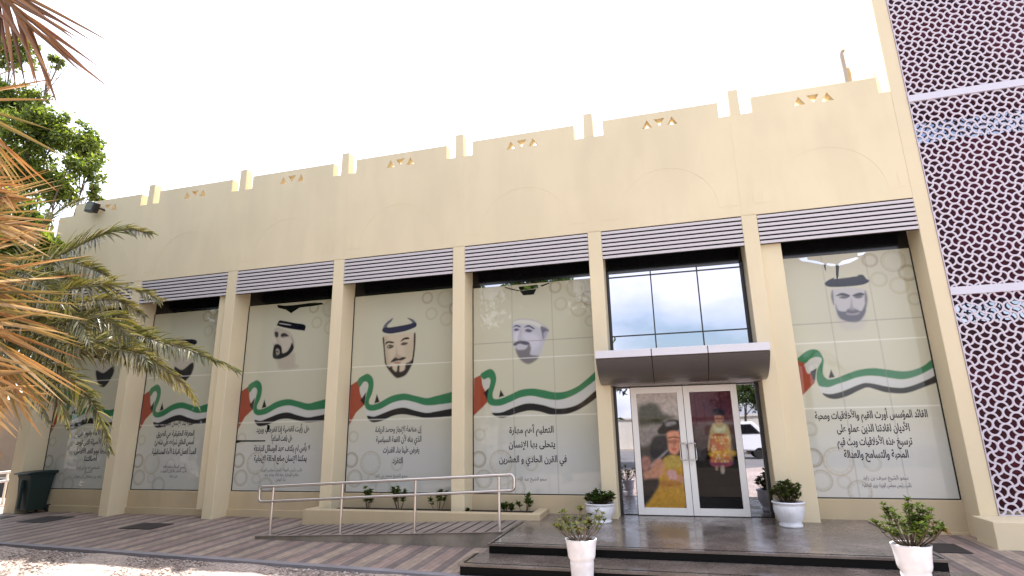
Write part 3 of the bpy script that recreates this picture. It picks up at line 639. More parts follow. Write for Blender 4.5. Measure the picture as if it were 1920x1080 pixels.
for k, (a, b) in enumerate(bays):
    if k == 5: continue
    x0 = .61 if k == 6 else a; x1 = PX[2]-PW-.27 if k == 1 else b
    x0 += .0225; x1 -= .0225
    ZT = 5.415 if k == 4 else 5.468
    if k == 4: mb = MB(); mb.box(x0+.2, x1-.02, D-.006, D-.001, 5.418, 5.466); part('glass_strip', mb, M_mirror, hall)
    F = Film(x0, x1, .6145, ZT, YP, .0145, (.495, .472, .357))
    # a faint cooler wash at the foot of the print, printed clouds of paler paper tone
    F.noise(.05)
    wz = np.clip((F.Z-1.5)/1.1, 0, 1)[..., None]; F.C = F.C*(wz+(1-wz)*np.array([1.03, 1.07, 1.30]))
    rosettes(F, x0, x1)
    sk, cc = {0: (SK1, CB), 1: (SK2, CB), 2: (SK3, C3), 3: (SK4, C4), 4: (SK5, C5), 6: (SK7, C7)}[k]
    for (nm, pts, c, al, fe) in sk: F.poly(pl(pts, cc), c, al, fe)
    flag(F, k, x0, x1)
    # joints of the film sheets
    cw = (.80, .78, .70)
    for z in (3.62, 2.30): F.line((x0, z), (x1, z+.0), .012, cw, .55)
    if k in (4, 6):
        w3 = (x1-x0)/3
        for q in (1, 2): F.line((x0+w3*q, .62), (x0+w3*q, 5.46), .008, (.22, .20, .18), .5)
        F.line((x0, 4.02), (x1, 4.02), .009, (.20, .18, .16), .6)
    cx = .5*(x0+x1)
    root = thing('window_poster', (cx, YP, .6145), PLAB[k], 'poster', 'portrait posters covering the hall windows')
    part('print', F.mb(), M_print, root)
    if k in PATCH:
        for (pts, mm_, cc_) in PATCH[k]:
            mb = MB(); q = pl(pts, cc_); mb.poly([(a_, YP-.002, b_) for a_, b_ in q]); part('torn_patch', mb, mm_, root)
    big, small = TXT[k]
    for (s, pa, pb, py) in big:
        mb = MB(); A, Bp = at(pa, py, 1, YP-.003), at(pb, py, 1, YP-.003); text_mesh(mb, s, .5*(A[0]+Bp[0]), .5*(A[2]+Bp[2])-.03, YP-.003, Bp[0]-A[0], .20 if k != 3 else .19, .02); part('lettering', mb, M_ink, root)
    for (s, pa, pb, py) in small:
        mb = MB(); A, Bp = at(pa, py, 1, YP-.003), at(pb, py, 1, YP-.003); text_mesh(mb, s, .5*(A[0]+Bp[0]), .5*(A[2]+Bp[2])-.02, YP-.003, Bp[0]-A[0], .105, .008); part('signature', mb, M_ink2, root)

# ---------------------------------------------------------------- entrance doors
CD = (1100, 680, 3.6)
def pd(pts): return [tuple(at(CD[0]+a/CD[2], CD[1]+b/CD[2], 1, D-.03)[[0, 2]]) for a, b in pts]
DOORP = {'l': [('sky', [(330,190),(630,185),(640,460),(480,380),(330,440)], (.46,.41,.37), .95, .03), ('mist', [(345,400),(520,420),(540,480),(400,560),(350,540)], (.30,.27,.25), .85, .04), ('palm_refl', [(350,300),(460,270),(520,340),(600,370),(420,420),(355,420)], (.05,.055,.03), .8, .05),  # pale reflected sky and dark palm reflection are painted into the left print
  ('hat', [(480,455),(520,410),(560,385),(620,390),(632,440),(600,465),(500,485)], (.035,.028,.028), .95, .02), ('hat', [(535,405),(590,395),(600,415),(540,430)], (.40,.38,.38), .6, .02), ('face', [(545,470),(625,470),(632,560),(610,615),(570,612),(545,560)], (.60,.30,.20), .92, .02), ('brow', [(552,505),(590,498),(628,505),(628,512),(590,507),(552,514)], (.08,.04,.03), .8, .008), ('nose', [(588,520),(600,520),(606,560),(584,560)], (.42,.18,.12), .7, .012), ('smile', [(572,580),(612,578),(600,592),(582,592)], (.45,.12,.10), .85, .008), ('eyes', [(550,525),(575,518),(620,522),(620,540),(560,545)], (.20,.09,.06), .6, .015),
  ('hair', [(440,520),(480,490),(540,500),(548,580),(540,640),(480,660),(430,620)], (.045,.04,.045), .95, .03), ('strap', [(430,690),(540,590),(545,600),(450,700)], (.40,.36,.34), .6, .015),
  ('dress', [(530,640),(640,640),(652,760),(660,850),(660,985),(395,985),(440,900),(490,820),(480,740)], (.44,.26,.045), .95, .03), ('collar', [(525,650),(560,625),(630,640),(635,700),(560,720),(520,690)], (.42,.32,.10), .9, .02),
  ('arm', [(455,670),(500,650),(525,690),(510,760),(440,790),(395,790),(385,740),(430,720)], (.46,.25,.17), .9, .03), ('arm2', [(600,770),(650,760),(655,810),(610,800)], (.46,.25,.17), .9, .02), ('hand', [(540,735),(590,725),(610,760),(600,790),(560,785)], (.48,.30,.30), .9, .02), ('sash', [(500,800),(620,800),(630,830),(500,835)], (.30,.12,.04), .6, .03), ('dark', [(388,800),(480,790),(470,860),(400,960),(385,960)], (.03,.025,.025), .9, .03), ('left', [(375,640),(420,640),(430,700),(380,730)], (.40,.22,.18), .8, .03)],
 'r': [('bg', [(690,190),(985,180),(995,440),(715,450)], (.14,.055,.07), .9, .08), ('purple', [(790,250),(930,230),(950,330),(800,340)], (.10,.045,.07), .6, .07), ('shelf', [(735,430),(840,400),(990,400),(1000,500),(745,520)], (.17,.145,.14), .7, .04), ('rows', [(740,530),(800,530),(810,640),(750,650)], (.10,.09,.09), .6, .03),
  ('hat', [(848,345),(860,315),(900,308),(930,325),(930,350),(890,362)], (.045,.042,.055), .95, .015), ('face', [(866,360),(918,360),(920,400),(895,418),(868,402)], (.36,.20,.14), .95, .012), ('eyes', [(872,374),(914,374),(912,381),(874,381)], (.08,.05,.04), .8, .008), ('mouth', [(885,398),(903,397),(900,403),(888,403)], (.30,.07,.05), .8, .006),
  ('wood', [(735,440),(1000,430),(1010,560),(745,580)], (.10,.06,.05), .6, .05), ('torso', [(845,420),(870,408),(920,408),(955,430),(975,520),(960,600),(940,500),(845,500),(830,590),(818,580),(830,480)], (.42,.34,.19), .9, .02), ('collar', [(852,425),(895,440),(935,420),(930,470),(870,475)], (.46,.46,.32), .9, .02),
  ('skirt', [(845,490),(940,490),(960,600),(975,690),(850,695),(835,600)], (.33,.11,.05), .95, .02), ('hem', [(845,655),(970,650),(978,692),(850,697)], (.18,.05,.10), .85, .02), ('belt', [(838,600),(990,590),(995,630),(840,630)], (.42,.27,.05), .8, .02), ('feet', [(870,700),(885,700),(885,725),(872,725)], (.30,.22,.17), .8, .01), ('feet', [(905,700),(928,700),(930,745),(908,745)], (.38,.32,.27), .8, .012), ('hand', [(955,560),(985,570),(985,660),(960,640)], (.36,.27,.16), .6, .03)]}
for side, (x0, x1) in (('l', (-2.725, -1.628)), ('r', (-1.618, -.54))):
    st = .125; z0, z1 = .232, 2.842; zb, zt = .375, 2.705
    mb = MB(); y0, y1 = D-.045, D-.002
    mb.box(x0, x0+st, y0, y1, z0, z1); mb.box(x1-st, x1, y0, y1, z0, z1); mb.box(x0+st+.0003, x1-st-.0003, y0+.001, y1, z0, zb); mb.box(x0+st+.0003, x1-st-.0003, y0+.001, y1, zt, z1)
    dr = part('door', mb, M_white, hall, bevel=.004)
    F = Film(x0+st+.004, x1-st-.004, zb+.003, zt-.003, D-.03, .0095, (.10, .085, .075) if side == 'l' else (.010, .007, .008))
    for (nm, pts, c, al, fe) in DOORP[side]: F.poly(pd(pts), c, al, fe)
    if side == 'r':
        for i in range(6):
            for j in range(9):
                q = pd([(848+i*21+(j % 2)*9, 505+j*20)])[0]; F.poly([(q[0]-.02, q[1]-.02), (q[0]+.02, q[1]-.02), (q[0]+.02, q[1]+.025), (q[0]-.02, q[1]+.025)], random.choice([(.55,.36,.10),(.45,.18,.08),(.55,.45,.25)]), .75, .012)
        for i in range(5): F.line((x0+st+.1+.17*i, 2.05), (x0+st+.1+.17*i, 2.69), .012, (.05, .02, .03), .4)
    g_ = np.random.normal(size=(F.nz//4+2, F.nx//4+2)); g_ = np.kron(g_, np.ones((4, 4)))[:F.nz, :F.nx]
    for _ in range(3): g_ = (g_+np.roll(g_, 1, 0)+np.roll(g_, 1, 1)+np.roll(g_, -1, 0)+np.roll(g_, -1, 1))/5
    F.C *= np.clip(1+.10*g_, .45, 1.7)[..., None]; F.C = F.C*(F.C/.35)**.25
    for _ in range(2): F.C[1:-1, 1:-1] = (F.C[1:-1, 1:-1]*2+F.C[:-2, 1:-1]+F.C[2:, 1:-1]+F.C[1:-1, :-2]+F.C[1:-1, 2:])/6
    part('door_print', F.mb(), M_doorprint, dr)
    hx = x1-.075 if side == 'l' else x0+.075; sg = -1 if side == 'l' else 1
    mb = MB(); yy = y0-.07; hz0, hz1 = 1.32, 1.66
    def bowp(): return [(hx, y0, hz0), (hx, yy, hz0), (hx+sg*.0, yy, hz0)]
    hx2 = x1-.012 if side == 'l' else x0+.012; hx1 = x1-.155 if side == 'l' else x0+.155
    rc = .03; pts = []
    for (cx_, cz_, a0) in ((max(hx1, hx2)-rc, hz1-rc, 0), (min(hx1, hx2)+rc, hz1-rc, PI/2), (min(hx1, hx2)+rc, hz0+rc, PI), (max(hx1, hx2)-rc, hz0+rc, 1.5*PI)):
        for i in range(5): th = a0+i*PI/8; pts.append((cx_+rc*math.cos(th), yy, cz_+rc*math.sin(th)))
    mb.tube(pts+[pts[0]], .010, 8)
    for z in (hz0+.01, hz1-.01): mb.tube([(hx, y0+.002, z), (hx, yy, z)], .011, 8)
    part('handle', mb, M_steel, dr, smooth=True)
    if side == 'r':
        mb = MB(); mb.tube([(x0+.06, y0-.012, 1.22), (x0+.06, y0+.002, 1.22)], .018, 12); part('lock', mb, M_steel, dr)
# entrance floodlight on the roof's far end
fl = thing('floodlight', (-18.9, -.05, 8.9), 'black floodlight bracketed to the far end of the parapet', 'floodlight')
c = at(168, 385, 1, -.3)
mb = MB(); mb.prism([(c[0]-.22, c[2]-.16), (c[0]+.14, c[2]-.22), (c[0]+.22, c[2]+.08), (c[0]-.15, c[2]+.16)], 1, -.30, -.12); part('housing', mb, M_black, fl, bevel=.02)
mb = MB(); mb.prism([(c[0]-.15, c[2]-.11), (c[0]+.09, c[2]-.16), (c[0]+.15, c[2]+.04), (c[0]-.10, c[2]+.10)], 1, -.312, -.301); part('lens', mb, mat('lamp_glass', (.16, .17, .13), .1), fl)
mb = MB(); mb.tube([(c[0], -.12, c[2]), (c[0]+.2, .0, c[2]-.05), (c[0]+.45, .12, c[2]-.25)], .03, 8); part('bracket', mb, M_black, fl)

# ---------------------------------------------------------------- neighbouring tower with the pierced screen
tw = thing('tower_building', (5.5, 2, 0), 'taller cream block with a white curved lattice screen over maroon panels', 'building')
TX0, SX0, SX1, TZ = XR+.03, 3.385, 6.4, 15.0
mb = MB(); mb.box(TX0, SX0, 0, 1.2, -.05, TZ); mb.box(TX0+.002, TX0+.3, 1.2, 11, -.05, TZ); part('wall', mb, M_wall2, tw, bevel=.012)
mb = MB(); mb.box(2.99, 8, -.66, -.001, -.1, .405); mb.box(SX0+.001, 8, -.12, .6, -.05, .408); part('plinth', mb, M_wall2, tw, bevel=.012)
mb = MB(); mb.box(SX0+.001, 8, .55, .7, .3, TZ); part('cladding', mb, M_maroon, tw)
for (z0, z1) in ((3.86, 4.30), (7.72, 8.22), (11.6, 12.1)):
    mb = MB()
    for i in range(3): mb.box(SX0+.03+1.0*i, SX0+1.0+1.0*i, .52, .549, z0, z1)
    part('window', mb, M_mirror, tw)
for z in (4.39, 8.50, 12.6): mb = MB(); mb.box(SX0+.002, SX1, -.035, .02, z-.075, z+.075); part('screen_bar', mb, M_slab, tw)
# lattice: square grid turned 45 degrees, each edge a quarter arc; arcs bulge the same way along each grid line, so the cells are fans
s_ = .1345; hw = .0158; sag_n = 7
e1 = np.array([1, 1])/math.sqrt(2); e2 = np.array([-1, 1])/math.sqrt(2)
mb = MB(); org = np.array([SX0+.02, .42])
def ribbon(pts, y0, y1):  # one arc of the lattice
    pts = np.array(pts); t = np.gradient(pts, axis=0); t /= np.linalg.norm(t, axis=1)[:, None]; nn = np.stack([-t[:, 1], t[:, 0]], 1)
    i = len(mb.v); A, Bq = pts+nn*hw, pts-nn*hw; n = len(pts)
    for (q, y) in ((A, y0), (Bq, y0), (A, y1), (Bq, y1)): mb.v += [(p[0], y, p[1]) for p in q.tolist()]
    for k in range(n-1):
        a, b, c_, d_ = i+k, i+n+k, i+2*n+k, i+3*n+k
        mb.f += [(a, b, b+1, a+1), (c_, c_+1, d_+1, d_), (a, a+1, c_+1, c_), (b, d_, d_+1, b+1)]; mb.m += [0]*4
ZS = 13.0
R_ = 120
for ia in range(-5, R_):
    for ib in range(-R_, R_):
        c = org+(ia*e1+ib*e2)*s_
        if not (SX0-.05 < c[0] < SX1+.1 and .35 < c[1] < ZS): continue
        for (dv, nv, sg) in ((e2, e1, 1 if ib % 2 else -1), (e1, e2, 1 if ia % 2 else -1)):
            p0 = c; p1 = c+dv*s_; th = np.linspace(-PI/4, PI/4, sag_n); r = s_/math.sqrt(2)
            mid = (p0+p1)/2
            pts = [mid+dv*(r*math.sin(t))+nv*sg*(r*math.cos(t)-r*math.cos(PI/4)) for t in th]
            pts = [p for p in pts if SX0+.004 < p[0] < SX1 and .41 < p[1] < ZS]
            if len(pts) >= 2: ribbon(pts, *((-.014, .006) if dv is e1 else (-.0165, .0045)))
part('lattice_screen', mb, M_screen, tw)
mb = MB(); mb.box(SX0+.001, SX0+.014, -.019, .01, .41, ZS); mb.box(SX0+.015, SX1, -.0185, .01, .41, .43); part('screen_frame', mb, M_screen, tw)
# vent pipe on the hall roof
vp = thing('roof_vent_pipe', (2.6, 1, 8.3), 'hooked grey vent pipe rising behind the parapet near the tower', 'pipe')
yv = 1.0; q = [at(x, y, 1, yv) for x, y in ((1592, 175), (1586, 140), (1578, 105), (1577, 98), (1580, 96), (1583, 97))]
mb = MB(); mb.tube([(q[0][0], yv, 8.3)]+q, .05, 10); part('pipe', mb, mat('weathered_pipe', (.30, .27, .26), .6), vp, smooth=True)
q = [at(x, y, 1, yv+.1) for x, y in ((1596, 175), (1591, 140), (1588, 131), (1586, 130))]
mb = MB(); mb.tube([(q[0][0], yv+.1, 8.3)]+q, .06, 10); part('pipe', mb, mat('tan_pipe', (.42, .32, .20), .6), vp, smooth=True)

# ---------------------------------------------------------------- planter, handrail, covers, bin
pw = MB(); pw.box(-10.12, -4.62, -.44, -.22, -.05, .335); pw.box(-10.12, -9.9, -.2198, D-.1, -.05, .334); pw.box(-4.84, -4.62, -.2198, D-.1, -.05, .334)
pl_ = thing('planter_wall', (-7.4, -.33, 0), 'low cream planter wall along the ramp below the windows', 'planter')
part('wall', pw, M_sill, pl_, bevel=.012)
mb = MB(); mb.box(-9.899, -4.841, -.2195, D-.091, -.05, .27); part('soil', mb, M_soil, pl_)
hr = thing('handrail', (-7.4, -1.68, 0), 'brushed steel two-bar handrail with rounded ends beside the ramp', 'handrail')
HY = -1.69
def hz(x, t): return (.955+(x+10.06)*.0462) if t else (.662+(x+10.06)*.0492)
xa, xb = -10.3, -4.80; rc = .07; loop = []
def corner(cx, cz, a0): return [(cx+rc*math.cos(a0+i*PI/12), HY, cz+rc*math.sin(a0+i*PI/12)) for i in range(7)]
loop = corner(xb-rc, hz(xb, 1)-rc, 0)[::-1] + corner(xb-rc, hz(xb, 0)+rc, -PI/2)[::-1] + corner(xa+rc, hz(xa, 0)+rc, PI)[::-1] + corner(xa+rc, hz(xa, 1)-rc, PI/2)[::-1]
mb = MB(); mb.tube(loop+[loop[0]], .027, 12, cap=False); part('rail', mb, M_steel, hr, smooth=True)
for x in (-9.97, -8.36, -6.77, -5.09):
    mb = MB(); mb.tube([(x, HY, rz(x)-.02), (x, HY, hz(x, 1)-.02)], .026, 12); mb.tube([(x, HY, rz(x)+.008), (x, HY, rz(x)+.022)], .055, 16); part('post', mb, M_steel, hr)
def cover(x0, x1, y0, y1, label):
    mb = MB(); z = gz((y0+y1)/2); s = gz(y1)-gz(y0)
    mb.prism([(y0, gz(y0)+.004), (y1, gz(y1)+.004), (y1, gz(y1)+.012), (y0, gz(y0)+.012)], 0, x0, x1)
    c = ((x0+x1)/2, (y0+y1)/2, z)
    return single('drain_cover', mb, mat('dark_iron', (.022, .016, .017), .6), c, label, 'drain cover', 'dark drain covers set into the paving')
cover(-18.0, -17.1, -1.0, -.2, 'dark drain cover in the paving near the green bin')
cover(-14.35, -13.45, -1.3, -.65, 'dark drain cover in the paving in front of the second pier')
cover(2.02, 2.5, -1.0, -.35, 'dark drain cover in the paving by the tower plinth')
cover(-19.9, -19.0, -.9, -.35, 'dark drain cover at the left edge of the paving')
bc = (-19.25, .18, 0)
bn = thing('wheelie_bin', bc, 'dark green wheelie bin standing by the far left pier', 'bin')
mb = MB(); x, y = bc[0], bc[1]
i = len(mb.v)
for (z, hx_, hy_) in ((.08, .19, .25), (.95, .23, .32), (1.0, .25, .34), (1.04, .25, .34)):
    mb.v += [(x-hx_, y-hy_, z), (x+hx_, y-hy_, z), (x+hx_, y+hy_, z), (x-hx_, y+hy_, z)]
for k in range(3):
    for j in range(4): a0 = i+k*4+j; a1 = i+k*4+(j+1) % 4; mb.f.append((a0, a1, a1+4, a0+4)); mb.m.append(0)
mb.f.append((i+3, i+2, i+1, i)); mb.f.append((i+12, i+13, i+14, i+15)); mb.m += [0, 0]
mb.box(x-.03, x+.03, y-.385, y-.30, .15, .9)
part('body', mb, M_bin, bn, bevel=.02)
mb = MB(); mb.prism([(y-.44, 1.045), (y+.42, 1.045), (y+.42, 1.11), (y+.1, 1.12), (y-.3, 1.10), (y-.44, 1.075)], 0, x-.265, x+.265); part('lid', mb, M_bin, bn, bevel=.015)
for s in (-1, 1): mb = MB(); mb.tube([(x+s*.17, y+.33, .1), (x+s*.23, y+.33, .1)], .1, 16); part('wheel', mb, M_rubber, bn)
mb = MB(); mb.tube([(x-.21, y+.46, 1.02), (x+.21, y+.46, 1.02)], .018, 8); part('handle', mb, M_bin, bn)

# ---------------------------------------------------------------- plants
def leaf_blade(mb, base, d, up, L, W, col, fold=.15, seg=2):
    d = np.array(d, float); d /= np.linalg.norm(d); sd = np.cross(d, up); n_ = np.linalg.norm(sd); sd = sd/(n_ if n_ > 1e-6 else 1); nn = np.cross(sd, d)
    b = np.array(base, float); i = len(mb.v)
    mb.v += [tuple(b), tuple(b+d*L*.5+sd*W/2+nn*fold*W), tuple(b+d*L-nn*fold*W), tuple(b+d*L*.5-sd*W/2+nn*fold*W), tuple(b+d*L*.45-nn*.05*W)]
    mb.f += [(i, i+1, i+4), (i+1, i+2, i+4), (i+2, i+3, i+4), (i+3, i, i+4)]; mb.m += [0]*4; mb.c += [col]*5
def rnd_dir():
    v = np.random.normal(size=3); return v/np.linalg.norm(v)
def rosette_plant(mbL, mbS, c, H, spread, nst, leafL, cols, dense=9, nside=3, up0=.25):
    for k in range(nst):
        th = random.uniform(0, 2*PI); r = spread*math.sqrt(random.random()); h = H*random.uniform(.45, 1.0)*(1-.3*r/spread)
        tip = np.array([c[0]+r*math.cos(th), c[1]+r*math.sin(th), c[2]+h]); b0 = np.array([c[0]+.2*r*math.cos(th), c[1]+.2*r*math.sin(th), c[2]-.02]); mid = .5*(tip+b0)+np.array([.1*r*math.cos(th), .1*r*math.sin(th), -.05*h])
        mbS.tube([b0, mid, tip], [.007, .006, .004], 5)
        for t in [1.0]+[random.uniform(.55, .95) for _ in range(nside)]:
            p = (b0*(1-t)+tip*t) if t > .5 else mid
            n = dense if t == 1.0 else dense-3
            for j in range(n):
                a = 2*PI*j/n+random.uniform(-.3, .3); e = random.uniform(up0-.25, up0+.75)
                d = np.array([math.cos(a)*math.cos(e), math.sin(a)*math.cos(e), math.sin(e)])
                L = leafL*random.uniform(.65, 1.1); g = random.choice(cols); q = random.uniform(.7, 1.25)
                leaf_blade(mbL, p+rnd_dir()*.006, d, np.array([0, 0, 1.]), L, L*.55, tuple(x*q for x in g))
GREENS = [(.055, .095, .02), (.075, .12, .025), (.04, .075, .02), (.10, .13, .03)]
OLIVE = [(.09, .10, .03), (.065, .08, .025), (.12, .12, .05), (.05, .07, .02)]
BRN = (.20, .09, .03)
prof_bowl = [(.15, 0), (.20, .0), (.205, .03), (.185, .06), (.20, .09), (.245, .16), (.27, .25), (.265, .32), (.255, .345), (.275, .36), (.285, .375), (.28, .39), (.255, .39), (.245, .36), (.24, .345)]
prof_cup = [(.125, 0), (.15, 0), (.155, .02), (.152, .20), (.160, .33), (.163, .345), (.163, .385), (.157, .40), (.178, .425), (.188, .46), (.195, .54), (.207, .63), (.218, .675), (.221, .69), (.211, .695), (.20, .68), (.195, .665)]
def potted(c, prof, sc, label, H, spread, nst, leafL, cols, brown=0, dense=9, scz=1.0, nside=3):
    t = thing('potted_plant', c, label, 'potted plant', 'white potted plants at the entrance')
    mb = MB(); pr = [(r*sc, z*sc*scz) for r, z in prof]; flt = .0 if prof is prof_cup else .035
    mb.lathe(pr, c[0], c[1], 72 if flt else 40, 0, c[2], flt, 24, (.07*sc, .30*sc*scz)); part('pot', mb, M_pot, t, smooth=True)
    zt = pr[-1][1]; mb = MB(); n = 24; mb.poly([(c[0]+pr[-1][0]*1.02*math.cos(2*PI*k/n), c[1]+pr[-1][0]*1.02*math.sin(2*PI*k/n), c[2]+zt) for k in range(n)]); part('soil', mb, M_soil, t)
    L, S = MB(), MB(); L.c = []
    rosette_plant(L, S, (c[0], c[1], c[2]+zt), H, spread, nst, leafL, cols, dense, nside)
    for k in range(brown):
        a = random.uniform(-.4, .6); p = np.array([c[0]+spread*.95*math.cos(a), c[1]+spread*.4*math.sin(a), c[2]+zt+H*.35]); leaf_blade(L, p+rnd_dir()*.03, rnd_dir(), np.array([0, 0, 1.]), leafL*1.2, leafL*.6, BRN)
    part('stems', S, M_bark, t); part('foliage', L, M_potleaf, t)
potted((-3.40, -.42, .22), prof_bowl, 1.06, 'squat white bowl pot with dense low dark foliage, left of the doors', .28, .30, 52, .08, [(.035, .065, .018), (.05, .085, .02), (.06, .07, .02)], scz=.86)
potted((.01, -.40, .22), prof_bowl, .98, 'white fluted bowl pot with upright olive shrub, right of the doors', .44, .27, 48, .075, OLIVE, scz=1.12)
potted((-3.27, -3.80, -.12), prof_cup, 1.0, 'tall white stepped pot with straggly plant before the steps, left one', .46, .38, 24, .075, [(.085, .085, .03), (.06, .075, .025), (.11, .09, .04)], dense=8, scz=.94, nside=2)
potted((.735, -3.82, -.12), prof_cup, .97, 'tall white stepped pot with bushy plant and a browned leaf, right end of steps', .58, .38, 46, .072, [(.07, .095, .025), (.09, .11, .03), (.05, .07, .02)], 10, 9, scz=1.06)
for i, (px, py, h, n_, lab) in enumerate(((690, 945, .40, 6, 'leafy young plant in the planter behind the second rail post'), (749, 945, .52, 7, 'tallest leafy plant in the planter, behind the rail below the smiling poster'),
        (822, 948, .42, 5, 'young plant in the planter close to the pier left of the white-cap poster'), (955, 952, .20, 4, 'low sprig in the planter just behind the end of the handrail'), (985, 950, .36, 4, 'upright dark sprig in the planter right of the handrail end'), (878, 951, .08, 3, 'tiny seedling in the planter below the white-cap poster'))):
    b = at(px, py, 1, .12); c = (b[0], .12, .27)
    t = thing('planter_shrub', c, lab, 'plant', 'young plants in the planter')
    L, S = MB(), MB(); L.c = []
    rosette_plant(L, S, c, h*1.35, .20 if h > .15 else .06, n_+2, .10 if h > .15 else .05, OLIVE+GREENS, 9, 4, .3)
    part('stems', S, M_bark, t); part('foliage', L, M_potleaf, t)

# ---- palms
def frond(root, rach, leafL, nleaf, up_hint, cols, m_leaf, a0=60, a1=25, droop=.25, W=.03, seed=0, rr=.022, sides=(1, -1), jit=.12, vee=.35):
    """rach: 3-D rachis points; leaflets along both sides, angled forward, drooping, folded"""
    rnd = random.Random(seed); pts = [np.array(p, float) for p in rach]
    # resample as Catmull-Rom
    P_ = [pts[0]]+pts+[pts[-1]]; sm = []
    for i in range(1, len(P_)-2):
        p0, p1, p2, p3 = P_[i-1], P_[i], P_[i+1], P_[i+2]
        for k in range(10): t = k/10; sm.append(.5*((2*p1)+(-p0+p2)*t+(2*p0-5*p1+4*p2-p3)*t*t+(-p0+3*p1-3*p2+p3)*t**3))
    sm.append(pts[-1]); sm = np.array(sm); n = len(sm)
    seg = np.r_[0, np.cumsum(np.linalg.norm(np.diff(sm, axis=0), axis=1))]; Ltot = seg[-1]
    mb = MB(); mb.c = []
    mb.tube(sm, [rr*(1-.85*i/(n-1))+.002 for i in range(n)], 6, 1); mb.c += [(.16, .13, .06)]*len(mb.v)
    up = np.array(up_hint, float)
    for k in range(nleaf):
        u = (k+.5)/nleaf; s = u*Ltot; i = min(np.searchsorted(seg, s), n-1); j = max(i-1, 0)
        f = (s-seg[j])/max(seg[i]-seg[j], 1e-6); p = sm[j]*(1-f)+sm[i]*f; t = sm[min(i+1, n-1)]-sm[max(j-1, 0)]; t /= np.linalg.norm(t)
        sd = np.cross(t, up); sd /= np.linalg.norm(sd)+1e-9; nn = np.cross(sd, t)
        LL = leafL*(.45+.55*math.sin(PI*min(1, .12+u*.95))**.6)*(1.0 if u < .85 else .85)
        for sg in sides:
            ang = math.radians(a0+(a1-a0)*u+rnd.uniform(-9, 9)); L = LL*rnd.uniform(.8, 1.1)
            d = t*math.cos(ang)+(sd*sg*math.cos(vee)+nn*math.sin(vee+rnd.uniform(-.3, .3)))*math.sin(ang); d += np.array([rnd.uniform(-jit, jit) for _ in range(3)]); d /= np.linalg.norm(d)
            c = rnd.choice(cols); g = rnd.uniform(.7, 1.3); c = tuple(x*g for x in c)
            wv = np.cross(d, nn); wv /= np.linalg.norm(wv)+1e-9; fo = np.cross(wv, d)
            i0 = len(mb.v); q = p.copy(); dd = d.copy(); ns = 4
            for m_ in range(ns+1):
                w_ = W*(.55, 1.0, .85, .5, .06)[m_]
                mb.v += [tuple(q+wv*w_/2+fo*w_*.22), tuple(q-fo*w_*.12), tuple(q-wv*w_/2+fo*w_*.22)]; mb.c += [c]*3
                dd = dd+np.array([0, 0, -droop/ns]); dd /= np.linalg.norm(dd); q = q+dd*L/ns
            for m_ in range(ns):
                a = i0+m_*3; mb.f += [(a, a+1, a+4, a+3), (a+1, a+2, a+5, a+4)]; mb.m += [0, 0]
    return part('frond', mb, [m_leaf, M_rach], root)
def palm_trunk(root, base, top, r0, r1):
    mb = MB(); n = 26; pts = []; rs = []
    for i in range(n+1):
        t = i/n; pts.append(np.array(base)*(1-t)+np.array(top)*t); rs.append((r0*(1-t)+r1*t)*(1+.08*(i % 2)))
    mb.tube(pts, rs, 14); part('trunk', mb, M_bark, root)
MG = [(.13, .135, .055), (.09, .10, .04), (.17, .165, .085), (.14, .13, .05), (.20, .17, .09), (.26, .24, .17)]
YG = [(.20, .17, .06), (.155, .14, .05), (.11, .105, .04), (.23, .19, .09), (.28, .25, .16)]
DRYC = [(.36, .235, .11), (.32, .19, .085), (.44, .33, .19), (.30, .16, .07), (.24, .19, .08), (.17, .15, .055), (.50, .40, .27), (.34, .25, .10)]
